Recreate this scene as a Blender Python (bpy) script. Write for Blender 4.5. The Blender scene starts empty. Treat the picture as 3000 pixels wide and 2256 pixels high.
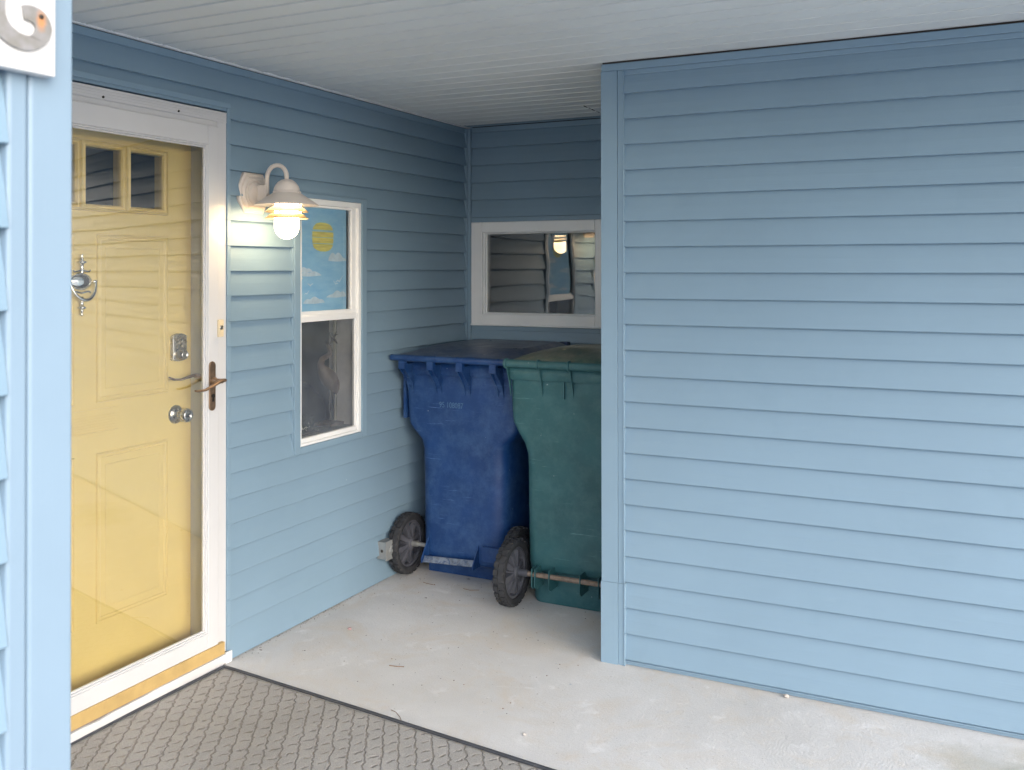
import bpy, math, random
from mathutils import Vector, Matrix, noise
random.seed(7)
R = math.radians
PI = math.pi
scene = bpy.context.scene

# ------------------------------------------------------------------ camera
cam_d = bpy.data.cameras.new("camera")
cam = bpy.data.objects.new("camera", cam_d)
scene.collection.objects.link(cam)
scene.camera = cam
cam_d.sensor_fit = 'HORIZONTAL'; cam_d.sensor_width = 36.0
cam_d.lens = 36.0 * 2819.17 / 3000.0
cam_d.shift_x = 0.0
cam_d.shift_y = -360.56 / 3000.0
cam_d.clip_start = 0.05; cam_d.clip_end = 3000
cam.matrix_world = (Matrix.Translation((2.7347, 0.0, 1.5679)) @ Matrix.Rotation(0.456876, 4, 'Z')
                    @ Matrix.Rotation(0.0065115, 4, 'X') @ Matrix.Rotation(0.001168, 4, 'Y')
                    @ Matrix.Rotation(PI / 2, 4, 'X'))
cam_d.dof.use_dof = True
cam_d.dof.focus_distance = 3.9
cam_d.dof.aperture_fstop = 7.0

# ------------------------------------------------------------------ sky, sun, exposure
SUN_EL, SUN_AZ = R(26), R(119)      # azimuth measured from +Y clockwise
world = bpy.data.worlds.new("World"); scene.world = world; world.use_nodes = True
wn = world.node_tree.nodes; wl = world.node_tree.links
sky = wn.new('ShaderNodeTexSky'); sky.sky_type = 'NISHITA'; sky.sun_disc = False
sky.sun_elevation = SUN_EL; sky.sun_rotation = SUN_AZ
sky.air_density = 0.8; sky.dust_density = 2.0; sky.ozone_density = 1.0; sky.altitude = 0
bg = wn['Background']; wl.new(sky.outputs[0], bg.inputs[0]); bg.inputs[1].default_value = 0.15
sun_d = bpy.data.lights.new("sun", 'SUN'); sun = bpy.data.objects.new("sun", sun_d)
scene.collection.objects.link(sun)
sun_d.energy = 1.25; sun_d.angle = R(80); sun_d.color = (0.98, 0.985, 1.0)
sdir = Vector((math.sin(SUN_AZ) * math.cos(SUN_EL), math.cos(SUN_AZ) * math.cos(SUN_EL), math.sin(SUN_EL)))
sun.rotation_euler = sdir.to_track_quat('Z', 'Y').to_euler()
sun.location = (3, -3, 6)
scene.view_settings.view_transform = 'Standard'; scene.view_settings.look = 'None'
scene.view_settings.exposure = 1.35; scene.view_settings.gamma = 1.0
scene.render.engine = 'CYCLES'
scene.cycles.max_bounces = 10; scene.cycles.diffuse_bounces = 6; scene.cycles.transparent_max_bounces = 12

# ------------------------------------------------------------------ materials
class N:
    def __init__(self, name):
        self.m = bpy.data.materials.new(name); self.m.use_nodes = True
        self.t = self.m.node_tree; self.n = self.t.nodes; self.l = self.t.links
        self.p = self.n['Principled BSDF']; self.out = self.n['Material Output']
    def new(self, k, **kw):
        n = self.n.new(k)
        for a, b in kw.items(): setattr(n, a, b)
        return n
    def link(self, a, b): self.l.new(a, b)
    def coord(self, kind='Object', scale=(1, 1, 1), rot=(0, 0, 0)):
        tc = self.new('ShaderNodeTexCoord'); mp = self.new('ShaderNodeMapping')
        mp.inputs['Scale'].default_value = scale; mp.inputs['Rotation'].default_value = rot
        self.link(tc.outputs[kind], mp.inputs[0]); return mp.outputs[0]
    def noise(self, vec, scale, detail=4, rough=0.55, dist=0.0):
        n = self.new('ShaderNodeTexNoise'); n.inputs['Scale'].default_value = scale
        n.inputs['Detail'].default_value = detail; n.inputs['Roughness'].default_value = rough
        n.inputs['Distortion'].default_value = dist
        self.link(vec, n.inputs['Vector']); return n.outputs['Fac']
    def ramp(self, fac, stops):
        r = self.new('ShaderNodeValToRGB'); e = r.color_ramp.elements
        while len(e) < len(stops): e.new(0.5)
        for i, (p, c) in enumerate(stops):
            e[i].position = p
            e[i].color = (c[0], c[1], c[2], 1) if not isinstance(c, (int, float)) else (c, c, c, 1)
        self.link(fac, r.inputs[0]); return r.outputs[0]
    def mix(self, fac, a, b, mode='MIX'):
        m = self.new('ShaderNodeMix', data_type='RGBA', blend_type=mode)
        for sock, v in ((m.inputs[0], fac), (m.inputs[6], a), (m.inputs[7], b)):
            if isinstance(v, (int, float)): sock.default_value = v
            elif isinstance(v, tuple): sock.default_value = (*v, 1)
            else: self.link(v, sock)
        return m.outputs[2]
    def math(self, op, a, b=None, c=None, clamp=False):
        m = self.new('ShaderNodeMath', operation=op); m.use_clamp = clamp
        for i, v in enumerate((a, b, c)):
            if v is None: continue
            if isinstance(v, (int, float)): m.inputs[i].default_value = v
            else: self.link(v, m.inputs[i])
        return m.outputs[0]
    def bump(self, h, strength=0.3, dist=0.01, prev=None):
        b = self.new('ShaderNodeBump'); b.inputs['Strength'].default_value = strength
        b.inputs['Distance'].default_value = dist; self.link(h, b.inputs['Height'])
        if prev is not None: self.link(prev, b.inputs['Normal'])
        return b.outputs[0]

def varied(name, col, rough=0.5, var=0.08, nscale=3.0, spec=0.5, metal=0.0, fine=0.0, fine_scale=300,
           grain=None, speck=None, dirt=None, scale=(1, 1, 1)):
    s = N(name)
    v = s.coord(scale=scale)
    a = s.noise(v, nscale, 5)
    lo = tuple(c * (1 - var) for c in col); hi = tuple(min(1, c * (1 + var)) for c in col)
    c = s.ramp(a, [(0.3, lo), (0.7, hi)])
    if dirt:
        dcol, lo_, hi_, amt, dsc = dirt
        d = s.noise(v, dsc, 8, 0.7, 0.5)
        f = s.ramp(d, [(lo_, 0.0), (hi_, amt)])
        c = s.mix(f, c, dcol)
    if speck:
        scol, th, ssc = speck
        d = s.noise(v, ssc, 2, 0.5)
        f = s.ramp(d, [(th, 0.0), (th + 0.02, 1.0)])
        c = s.mix(f, c, scol)
    s.link(c, s.p.inputs['Base Color'])
    rr = s.ramp(s.noise(v, nscale * 4, 4), [(0.3, max(0, rough - 0.025)), (0.7, min(1, rough + 0.025))])
    s.link(rr, s.p.inputs['Roughness'])
    s.p.inputs['Specular IOR Level'].default_value = spec
    s.p.inputs['Metallic'].default_value = metal
    prev = None
    if grain:
        gs, gstr = grain
        g = s.noise(s.coord(scale=gs), 1.0, 5, 0.6)
        prev = s.bump(g, gstr, 0.002)
    if fine:
        prev = s.bump(s.noise(v, fine_scale, 3), fine, 0.002, prev)
    if prev is not None: s.link(prev, s.p.inputs['Normal'])
    return s.m

BLUE = (0.200, 0.303, 0.398)
# embossed wood grain runs along each board (x and y stretched, z dense)
M_SIDING = varied("blue_vinyl_siding", BLUE, rough=0.5, var=0.05, nscale=1.3, grain=((5, 5, 160), 0.22),
                  speck=((0.42, 0.5, 0.57), 0.83, 45), dirt=((0.155, 0.255, 0.33), 0.55, 0.85, 0.35, 2.2))
M_TRIM = varied("blue_vinyl_trim", (0.212, 0.318, 0.415), rough=0.42, var=0.04, nscale=2, grain=((90, 90, 4), 0.08))
M_NEAR = varied("blue_vinyl_trim_near", (0.205, 0.292, 0.38), rough=0.4, var=0.03, nscale=4, grain=((120, 120, 6), 0.1))
M_WHITE = varied("white_vinyl", (0.80, 0.82, 0.835), rough=0.35, var=0.03, nscale=6,
                 dirt=((0.55, 0.52, 0.47), 0.72, 0.85, 0.35, 14))
M_WHITEM = varied("white_painted_metal", (0.61, 0.62, 0.64), rough=0.3, var=0.03, nscale=5,
                  speck=((0.25, 0.17, 0.12), 0.83, 45))
M_SOFFIT = varied("soffit_vinyl", (0.68, 0.71, 0.71), rough=0.45, var=0.04, nscale=1.5)
M_BLACK = varied("dark_gap", (0.02, 0.02, 0.02), rough=0.8)
M_GAPSHADE = varied("gap_shadow_brown", (0.07, 0.055, 0.045), rough=0.9)  # dark brown strip painting the shadow between trim and ceiling
M_YELLOW = varied("yellow_door_paint", (0.70, 0.55, 0.20), rough=0.4, var=0.03, nscale=4, grain=((60, 60, 4), 0.06))
M_GOLD = varied("gold_sill_paint", (0.50, 0.35, 0.14), rough=0.5, var=0.12, nscale=14, fine=0.3, fine_scale=90,
                dirt=((0.3, 0.2, 0.1), 0.55, 0.8, 0.6, 20))
M_JAMB = varied("taupe_jamb", (0.56, 0.56, 0.50), rough=0.5, var=0.04)
M_DARKROOM = varied("dark_room", (0.06, 0.058, 0.055), rough=0.9, var=0.3, nscale=3)
M_ROOMTOP = varied("dim_furniture_fabric", (0.035, 0.04, 0.045), rough=0.9, var=0.4, nscale=8)
M_NICKEL = varied("satin_nickel", (0.52, 0.50, 0.47), rough=0.28, metal=1.0, var=0.08, nscale=20)
M_CHROME = varied("polished_chrome", (0.75, 0.75, 0.72), rough=0.08, metal=1.0, var=0.03, nscale=20)
M_BRONZE = varied("antique_bronze", (0.27, 0.185, 0.125), rough=0.38, metal=0.75, var=0.25, nscale=40)
M_DARKMETAL = varied("dark_keyway", (0.05, 0.045, 0.04), rough=0.4, metal=0.6)
M_CREAM = varied("cream_plastic", (0.72, 0.60, 0.40), rough=0.4, var=0.05)
M_LAMPW = varied("lamp_enamel", (0.66, 0.60, 0.55), rough=0.4, var=0.05, nscale=12,
                 speck=((0.35, 0.22, 0.12), 0.80, 50))
M_RING = varied("glow_tinted_enamel", (0.46, 0.37, 0.22), rough=0.45, var=0.06, nscale=12)  # same enamel as the lamp, with its warm glow put into the colour
M_GREYNUM = varied("galvanised_number", (0.36, 0.36, 0.36), rough=0.5, metal=0.3, var=0.12, nscale=50,
                   dirt=((0.33, 0.27, 0.2), 0.5, 0.7, 0.6, 60))
M_RUST = varied("rust", (0.55, 0.26, 0.12), rough=0.8, var=0.3, nscale=90)
M_SIGNW = varied("sign_white", (0.55, 0.56, 0.57), rough=0.35, var=0.02)
M_RUBBER = varied("black_rubber", (0.026, 0.028, 0.033), rough=0.7, var=0.3, nscale=20,
                  dirt=((0.07, 0.072, 0.078), 0.5, 0.75, 0.5, 14), fine=0.4, fine_scale=80)
M_MATEDGE = varied("mat_rubber_edge", (0.05, 0.055, 0.065), rough=0.55, var=0.25, nscale=15,
                   dirt=((0.22, 0.21, 0.2), 0.6, 0.75, 0.6, 25))
M_WHEEL = varied("wheel_plastic", (0.085, 0.09, 0.11), rough=0.38, var=0.2, nscale=12,
                 dirt=((0.12, 0.125, 0.14), 0.5, 0.75, 0.55, 14))
M_AXLE = varied("rusty_axle", (0.26, 0.20, 0.16), rough=0.7, metal=0.4, var=0.4, nscale=40)
M_AXLEG = varied("galvanised_axle", (0.5, 0.5, 0.48), rough=0.45, metal=0.8, var=0.1, nscale=20)
M_GREYBOX = varied("grey_box_plastic", (0.22, 0.24, 0.25), rough=0.5, var=0.08, nscale=20,
                   dirt=((0.28, 0.26, 0.23), 0.5, 0.75, 0.5, 25))
M_HERON = varied("carved_heron_wood", (0.17, 0.13, 0.10), rough=0.7, var=0.3, nscale=30)
M_PEBBLE = varied("pale_stone", (0.46, 0.43, 0.40), rough=0.8, var=0.15, nscale=60)
M_PINK = varied("pink_stone", (0.42, 0.28, 0.28), rough=0.8, var=0.15, nscale=60)
M_TWIG = varied("dry_twig", (0.25, 0.16, 0.10), rough=0.9, var=0.3, nscale=60)
M_LEAF = varied("dead_leaf", (0.07, 0.055, 0.045), rough=0.9, var=0.3, nscale=60)
M_UNSEENGROUND = varied("unseen_pale_ground", (0.42, 0.42, 0.41), rough=0.95, var=0.12, nscale=1.5, fine=0.5)  # unseen ground, kept pale to bounce light onto walls and ceiling
M_LETTER = varied("moulded_pale_digits", (0.06, 0.14, 0.27), rough=0.5, var=0.2, nscale=60)

def bin_plastic(name, col, scuff, lid=False):
    s = N(name); v = s.coord()
    base = s.ramp(s.noise(v, 5, 5), [(0.3, tuple(c * .82 for c in col)), (0.7, tuple(c * 1.15 for c in col))])
    # cloudy chalky weathering
    cl = s.ramp(s.noise(v, 12 if not lid else 7, 10, 0.78, 0.05), [(0.44 if not lid else 0.33, 0.0), (0.68 if not lid else 0.6, 0.6 if not lid else 0.9)])
    c = s.mix(cl, base, scuff)
    # horizontal scratches
    sv = s.coord(scale=(6, 6, 120))
    sc = s.ramp(s.noise(sv, 1.0, 6, 0.65, 0.4), [(0.62, 0.0), (0.68, 0.7)])
    msk = s.ramp(s.noise(v, 3.2, 3), [(0.45, 0.0), (0.6, 1.0)])
    c = s.mix(s.math('MULTIPLY', sc, msk), c, tuple(min(1, x * 1.5 + .03) for x in scuff))
    sp = s.ramp(s.noise(v, 55, 1), [(0.79, 0.0), (0.81, 0.8)])
    c = s.mix(sp, c, (0.3, 0.36, 0.4))
    s.link(c, s.p.inputs['Base Color'])
    s.link(s.ramp(s.noise(v, 9, 6, 0.7), [(0.3, 0.34 if not lid else 0.24), (0.7, 0.62 if not lid else 0.45)]), s.p.inputs['Roughness'])
    b = s.bump(s.noise(v, 420, 2), 0.25, 0.001)
    b = s.bump(s.noise(v, 5, 3), 0.25, 0.01, b)
    s.link(b, s.p.inputs['Normal'])
    return s.m
M_BINB = bin_plastic("blue_bin_plastic", (0.005, 0.040, 0.155), (0.05, 0.115, 0.25))
M_BINBL = bin_plastic("blue_bin_lid_plastic", (0.010, 0.04, 0.13), (0.09, 0.11, 0.15), True)
M_BING = bin_plastic("green_bin_plastic", (0.026, 0.108, 0.122), (0.07, 0.165, 0.18))
M_BINGL = bin_plastic("green_bin_lid_plastic", (0.03, 0.09, 0.08), (0.19, 0.185, 0.14), True)
M_SCUFF = varied("scuffed_step", (0.16, 0.19, 0.24), rough=0.6, var=0.5, nscale=40,
                 dirt=((0.03, 0.07, 0.17), 0.5, 0.6, 0.8, 30))

def concrete():
    s = N("concrete_floor_broomed"); v = s.coord()
    base = s.ramp(s.noise(v, 1.6, 6, 0.6), [(0.3, (0.56, 0.555, 0.54)), (0.7, (0.67, 0.67, 0.665))])
    stain = s.ramp(s.noise(v, 3.4, 7, 0.7, 0.8), [(0.48, 0.0), (0.68, 0.65)])
    c = s.mix(stain, base, (0.60, 0.54, 0.46))
    grey = s.ramp(s.noise(s.coord(scale=(1, 1.6, 1)), 1.9, 4, 0.6), [(0.55, 0.0), (0.78, 0.5)])
    c = s.mix(grey, c, (0.50, 0.515, 0.515))
    lite = s.ramp(s.noise(v, 6.5, 8, 0.7, 0.4), [(0.58, 0.0), (0.68, 0.75)])
    c = s.mix(lite, c, (0.75, 0.75, 0.75))
    spk = s.ramp(s.noise(v, 85, 2), [(0.70, 0.0), (0.74, 0.6)])
    c = s.mix(spk, c, (0.25, 0.24, 0.23))
    sp2 = s.ramp(s.noise(v, 38, 1), [(0.80, 0.0), (0.815, 0.9)])
    c = s.mix(sp2, c, (0.25, 0.36, 0.45))
    # damp mossy stain near the right edge of the slab
    dd = s.new('ShaderNodeVectorMath', operation='DISTANCE'); mp2 = s.coord(scale=(0.8, 1.6, 1)); s.link(mp2, dd.inputs[0]); dd.inputs[1].default_value = (2.95 * .8, 3.36 * 1.6, 0)
    q_ = s.math('ADD', dd.outputs['Value'], s.math('MULTIPLY', s.noise(v, 7, 6, 0.7), 0.5))
    c = s.mix(s.ramp(q_, [(0.28, 0.6), (0.62, 0.0)]), c, (0.24, 0.26, 0.20))
    fg = s.noise(v, 260, 3)
    c = s.mix(0.18, c, s.ramp(fg, [(0.3, 0.2), (0.7, 0.9)]), 'OVERLAY')
    s.link(c, s.p.inputs['Base Color']); s.p.inputs['Roughness'].default_value = 0.85
    s.p.inputs['Specular IOR Level'].default_value = 0.25
    # swirled float marks: bands of a strongly warped wave
    w = s.new('ShaderNodeTexWave', wave_type='BANDS', bands_direction='X')
    w.inputs['Scale'].default_value = 22; w.inputs['Distortion'].default_value = 26
    w.inputs['Detail'].default_value = 3; w.inputs['Detail Scale'].default_value = 0.28
    w.inputs['Detail Roughness'].default_value = 0.6
    s.link(v, w.inputs['Vector'])
    msk = s.ramp(s.noise(v, 3.0, 3), [(0.54, 0.0), (0.68, 0.7)])
    h = s.math('MULTIPLY', w.outputs['Fac'], msk)
    b = s.bump(h, 0.11, 0.004)
    b = s.bump(s.noise(v, 90, 5, 0.7), 0.55, 0.004, b)
    b = s.bump(s.noise(v, 6, 4), 0.2, 0.02, b)
    s.link(b, s.p.inputs['Normal'])
    return s.m
M_CONC = concrete()

def mat_material():
    s = N("ribbed_grey_carpet"); tc = s.new('ShaderNodeTexCoord'); sep = s.new('ShaderNodeSeparateXYZ')
    ns = s.new('ShaderNodeTexNoise'); ns.inputs['Scale'].default_value = 38; ns.inputs['Detail'].default_value = 3
    s.link(tc.outputs['Object'], ns.inputs['Vector'])
    add = s.new('ShaderNodeMixRGB'); add.blend_type = 'LINEAR_LIGHT'; add.inputs[0].default_value = 0.015
    s.link(tc.outputs['Object'], add.inputs[1]); s.link(ns.outputs['Color'], add.inputs[2])
    s.link(add.outputs[0], sep.inputs[0])
    X, Y = sep.outputs[0], sep.outputs[1]
    # two families of diamond seams
    fams = []
    for a in (-32, 32):
        u = s.math('ADD', s.math('MULTIPLY', X, math.cos(R(a))), s.math('MULTIPLY', Y, -math.sin(R(a))))
        t = s.math('MULTIPLY', u, 1 / 0.054)
        f = s.math('FRACT', t)
        d = s.math('ABSOLUTE', s.math('SUBTRACT', f, 0.5))      # 0.5 on the seam
        fams.append((d, t))
    sA = s.ramp(fams[0][0], [(0.41, 0.0), (0.485, 1.0)])
    sB = s.ramp(fams[1][0], [(0.40, 0.0), (0.49, 1.0)])
    # second family is broken into short slits
    brk = s.ramp(s.math('FRACT', s.math('ADD', fams[0][1], 0.15)), [(0.45, 0.0), (0.65, 1.0)])
    sB = s.math('MULTIPLY', sB, brk)
    seam = s.math('MAXIMUM', sA, sB)
    # fine ribs, turned in every other cell
    parity = s.math('MODULO', s.math('ABSOLUTE', s.math('ADD', s.math('FLOOR', fams[0][1]), s.math('FLOOR', fams[1][1]))), 2.0)
    def rib(a):
        u = s.math('ADD', s.math('MULTIPLY', X, math.cos(R(a))), s.math('MULTIPLY', Y, -math.sin(R(a))))
        return s.math('SINE', s.math('MULTIPLY', u, 2 * PI / 0.0052))
    r1, r2 = rib(70), rib(40)
    rr = s.new('ShaderNodeMix', data_type='FLOAT'); s.link(parity, rr.inputs[0]); s.link(r1, rr.inputs[2]); s.link(r2, rr.inputs[3])
    v = tc.outputs['Object']
    base = s.ramp(s.noise(v, 2.5, 5), [(0.3, (0.325, 0.315, 0.295)), (0.7, (0.40, 0.39, 0.375))])
    fz = s.noise(v, 240, 3); base = s.mix(0.25, base, s.ramp(fz, [(0.3, 0.15), (0.7, 0.9)]), 'OVERLAY')
    lint = s.ramp(s.noise(v, 34, 2), [(0.775, 0.0), (0.79, 0.8)])
    base = s.mix(lint, base, (0.6, 0.6, 0.57))
    c = s.mix(s.math('MULTIPLY', seam, 0.42), base, (0.13, 0.105, 0.08))
    s.link(c, s.p.inputs['Base Color']); s.p.inputs['Roughness'].default_value = 0.95
    s.p.inputs['Specular IOR Level'].default_value = 0.15
    h = s.math('SUBTRACT', s.math('MULTIPLY', rr.outputs[0], 0.10), s.math('MULTIPLY', seam, 1.0))
    b = s.bump(h, 0.8, 0.005)
    s.link(s.bump(s.noise(v, 60, 4), 0.35, 0.006, b), s.p.inputs['Normal'])
    return s.m
M_MAT = mat_material()

def glass(name, boost, tint=(1, 1, 1), wav=0.0, wscale=3.0, rough=0.0, refl_tilt=None, haze=0.0):
    s = N(name); s.n.remove(s.p)
    tr = s.new('ShaderNodeBsdfTransparent'); tr.inputs[0].default_value = (*tint, 1)
    gl = s.new('ShaderNodeBsdfGlossy'); gl.inputs['Roughness'].default_value = rough
    fr = s.new('ShaderNodeFresnel'); fr.inputs['IOR'].default_value = 1.5
    f = s.math('MULTIPLY', fr.outputs[0], boost, clamp=True)
    s.link(f, gl.inputs[0])
    t1 = s.math('SUBTRACT', 1.0, s.math('MULTIPLY', fr.outputs[0], 1.1), clamp=True)
    s.link(s.mix(1.0, t1, tuple(tint), 'MULTIPLY'), tr.inputs[0])
    mx = s.new('ShaderNodeAddShader')
    s.link(tr.outputs[0], mx.inputs[0]); s.link(gl.outputs[0], mx.inputs[1])
    prev = None
    if refl_tilt:      # shading normal tilted to steer the reflection; the pane itself is flat
        nn = s.new('ShaderNodeCombineXYZ')
        L_ = Vector(refl_tilt).normalized()
        for i in range(3): nn.inputs[i].default_value = L_[i]
        prev = nn.outputs[0]
    if wav:
        v = s.coord(scale=(1, 1, 1))
        prev = s.bump(s.noise(v, wscale, 1, 0.4), wav, 0.02, prev)
    if prev is not None: s.link(prev, gl.inputs['Normal'])
    if haze:  # diffuse veil painted in for the insect screen and hazy reflection
        df = s.new('ShaderNodeBsdfDiffuse'); df.inputs[0].default_value = (0.34, 0.39, 0.44, 1)
        m2 = s.new('ShaderNodeMixShader'); s.link(s.ramp(s.noise(s.coord(), 9, 6, 0.7), [(0.3, haze * .5), (0.75, haze * 1.6)]), m2.inputs[0])
        s.link(mx.outputs[0], m2.inputs[1]); s.link(df.outputs[0], m2.inputs[2]); mx = m2
    s.link(mx.outputs[0], s.out.inputs[0])
    return s.m
G_STORM = glass("storm_door_glass", 2.9, (0.98, 0.985, 0.98), wav=0.05, wscale=2.2, refl_tilt=(1, -0.19, 0))
G_DOOR = glass("door_light_glass", 2.0, (0.8, 0.8, 0.8), wav=0.05)
G_WINU = glass("window_glass", 1.6, (0.98, 0.98, 0.98))
G_WINL = glass("screened_window_glass", 2.2, (0.85, 0.85, 0.85), rough=0.12, haze=0.20)
G_BACK = glass("back_window_glass", 4.2, (0.6, 0.6, 0.6), wav=0.10, wscale=3.4)

def emit(name, col, st):
    s = N(name); s.n.remove(s.p)
    e = s.new('ShaderNodeEmission'); e.inputs[0].default_value = (*col, 1); e.inputs[1].default_value = st
    s.link(e.outputs[0], s.out.inputs[0]); return s.m
M_BULB = emit("glowing_lamp_glass", (1.0, 0.72, 0.40), 16)

def painting():
    s = N("painted_sky_panel"); v = s.coord()
    sep = s.new('ShaderNodeSeparateXYZ'); s.link(v, sep.inputs[0])
    n = s.noise(s.coord(scale=(1, 8, 26)), 1.0, 5, 0.6)
    c = s.ramp(n, [(0.3, (0.27, 0.52, 0.73)), (0.72, (0.40, 0.64, 0.79))])
    s.link(c, s.p.inputs['Base Color']); s.p.inputs['Roughness'].default_value = 0.7
    return s.m
M_PAINT = painting()
M_PSUN = varied("painted_yellow", (0.66, 0.62, 0.22), rough=0.7, var=0.18, nscale=40, scale=(1, .3, 3))
M_PCLOUD = varied("painted_cloud_white", (0.60, 0.70, 0.77), rough=0.7, var=0.12, nscale=30)

# ------------------------------------------------------------------ mesh helpers
class MB:
    def __init__(self): self.v = []; self.f = []; self.mi = []; self.sm = []; self.mats = []
    def mat(self, m):
        if m not in self.mats: self.mats.append(m)
        return self.mats.index(m)
    def add(self, vs, fs, m, smooth=False):
        o = len(self.v); k = self.mat(m)
        self.v += [tuple(x) for x in vs]
        for f in fs:
            self.f.append(tuple(i + o for i in f)); self.mi.append(k); self.sm.append(smooth)
    def box(self, x0, x1, y0, y1, z0, z1, m):
        vs = [(x, y, z) for x in (x0, x1) for y in (y0, y1) for z in (z0, z1)]
        self.add(vs, [(0, 1, 3, 2), (4, 6, 7, 5), (0, 4, 5, 1), (2, 3, 7, 6), (0, 2, 6, 4), (1, 5, 7, 3)], m)
        return self
    def loft(self, rings, m, smooth=True, cap0=True, cap1=True):
        n = len(rings[0]); vs = [p for r in rings for p in r]; fs = []
        for i in range(len(rings) - 1):
            for j in range(n):
                a, b = i * n + j, i * n + (j + 1) % n
                fs.append((a, b, b + n, a + n))
        self.add(vs, fs, m, smooth)
        if cap0: self.add(rings[0], [tuple(reversed(range(n)))], m)
        if cap1: self.add(rings[-1], [tuple(range(n))], m)
        return self
    def tube(self, pts, r, m, seg=10, caps=True, flat=None):
        pts = [Vector(p) for p in pts]; rings = []
        rr = r if isinstance(r, (list, tuple)) else [r] * len(pts)
        prev = None
        for i, p in enumerate(pts):
            d = (pts[min(i + 1, len(pts) - 1)] - pts[max(i - 1, 0)]).normalized()
            if prev is None:
                up = Vector((0, 0, 1)) if abs(d.z) < 0.9 else Vector((1, 0, 0))
                a = d.cross(up).normalized()
            else:
                a = (prev - d * prev.dot(d)).normalized()
            prev = a; b = d.cross(a)
            k = flat if flat else 1.0
            rings.append([p + a * math.cos(t) * rr[i] + b * math.sin(t) * rr[i] * k for t in [2 * PI * j / seg for j in range(seg)]])
        return self.loft(rings, m, True, caps, caps)
    def lathe(self, prof, c, axis, m, seg=32, smooth=True, caps=True):
        """prof: (radius, height along axis)"""
        A = Vector(axis).normalized(); u = A.orthogonal().normalized(); w = A.cross(u); c = Vector(c)
        rings = [[c + A * h + (u * math.cos(t) + w * math.sin(t)) * max(r, 1e-5) for t in [2 * PI * j / seg for j in range(seg)]] for r, h in prof]
        return self.loft(rings, m, smooth, caps, caps)
    def prism(self, poly, o, m, smooth=False):
        """poly: 3D points of one face, extruded by vector o"""
        n = len(poly); o = Vector(o); P = [Vector(p) for p in poly]; Q = [p + o for p in P]
        self.add(P + Q, [tuple(reversed(range(n))), tuple(range(n, 2 * n))] + [(i, (i + 1) % n, (i + 1) % n + n, i + n) for i in range(n)], m, smooth)
        return self
    def build(self, name, parent=None, bevel=0.0, auto=True, bseg=2):
        me = bpy.data.meshes.new(name); me.from_pydata(self.v, [], self.f)
        for m in self.mats: me.materials.append(m)
        me.polygons.foreach_set('material_index', self.mi); me.polygons.foreach_set('use_smooth', self.sm)
        me.update()
        o = bpy.data.objects.new(name, me); scene.collection.objects.link(o)
        import bmesh
        b = bmesh.new(); b.from_mesh(me); bmesh.ops.recalc_face_normals(b, faces=b.faces); b.to_mesh(me); b.free()
        if bevel:
            md = o.modifiers.new('bevel', 'BEVEL'); md.width = bevel; md.segments = bseg; md.limit_method = 'ANGLE'; md.angle_limit = R(40)
            md.harden_normals = False
        if parent is not None: o.parent = parent; o.matrix_parent_inverse = parent.matrix_world.inverted()
        return o

def thing(name, label, cat, loc=(0, 0, 0), group=None):
    o = bpy.data.objects.new(name, None); scene.collection.objects.link(o)
    o.location = loc; o.empty_display_size = 0.05
    o.matrix_world = Matrix.Translation(loc)
    o['label'] = label; o['category'] = cat
    if group: o['group'] = group
    return o
def tag(o, label, cat, group=None):
    o['label'] = label; o['category'] = cat
    if group: o['group'] = group
    return o
def struct(o): o['kind'] = 'structure'; return o

# ------------------------------------------------------------------ dimensions
E_ = 0.1016            # one course of siding
HC = 2.395             # ceiling
YR = 3.631             # closet front wall plane
YB = 4.962             # back wall plane
XC = 1.358             # closet corner

# ------------------------------------------------------------------ ground and slab
g = MB(); g.add([(-400, -400, -0.13), (400, -400, -0.13), (400, 400, -0.13), (-400, 400, -0.13)], [(0, 1, 2, 3)], M_UNSEENGROUND)
struct(g.build('ground'))
g = MB(); g.box(-0.02, 5.6, -1.6, 5.1, -0.12, 0.0, M_CONC)
struct(g.build('concrete_floor'))

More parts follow.
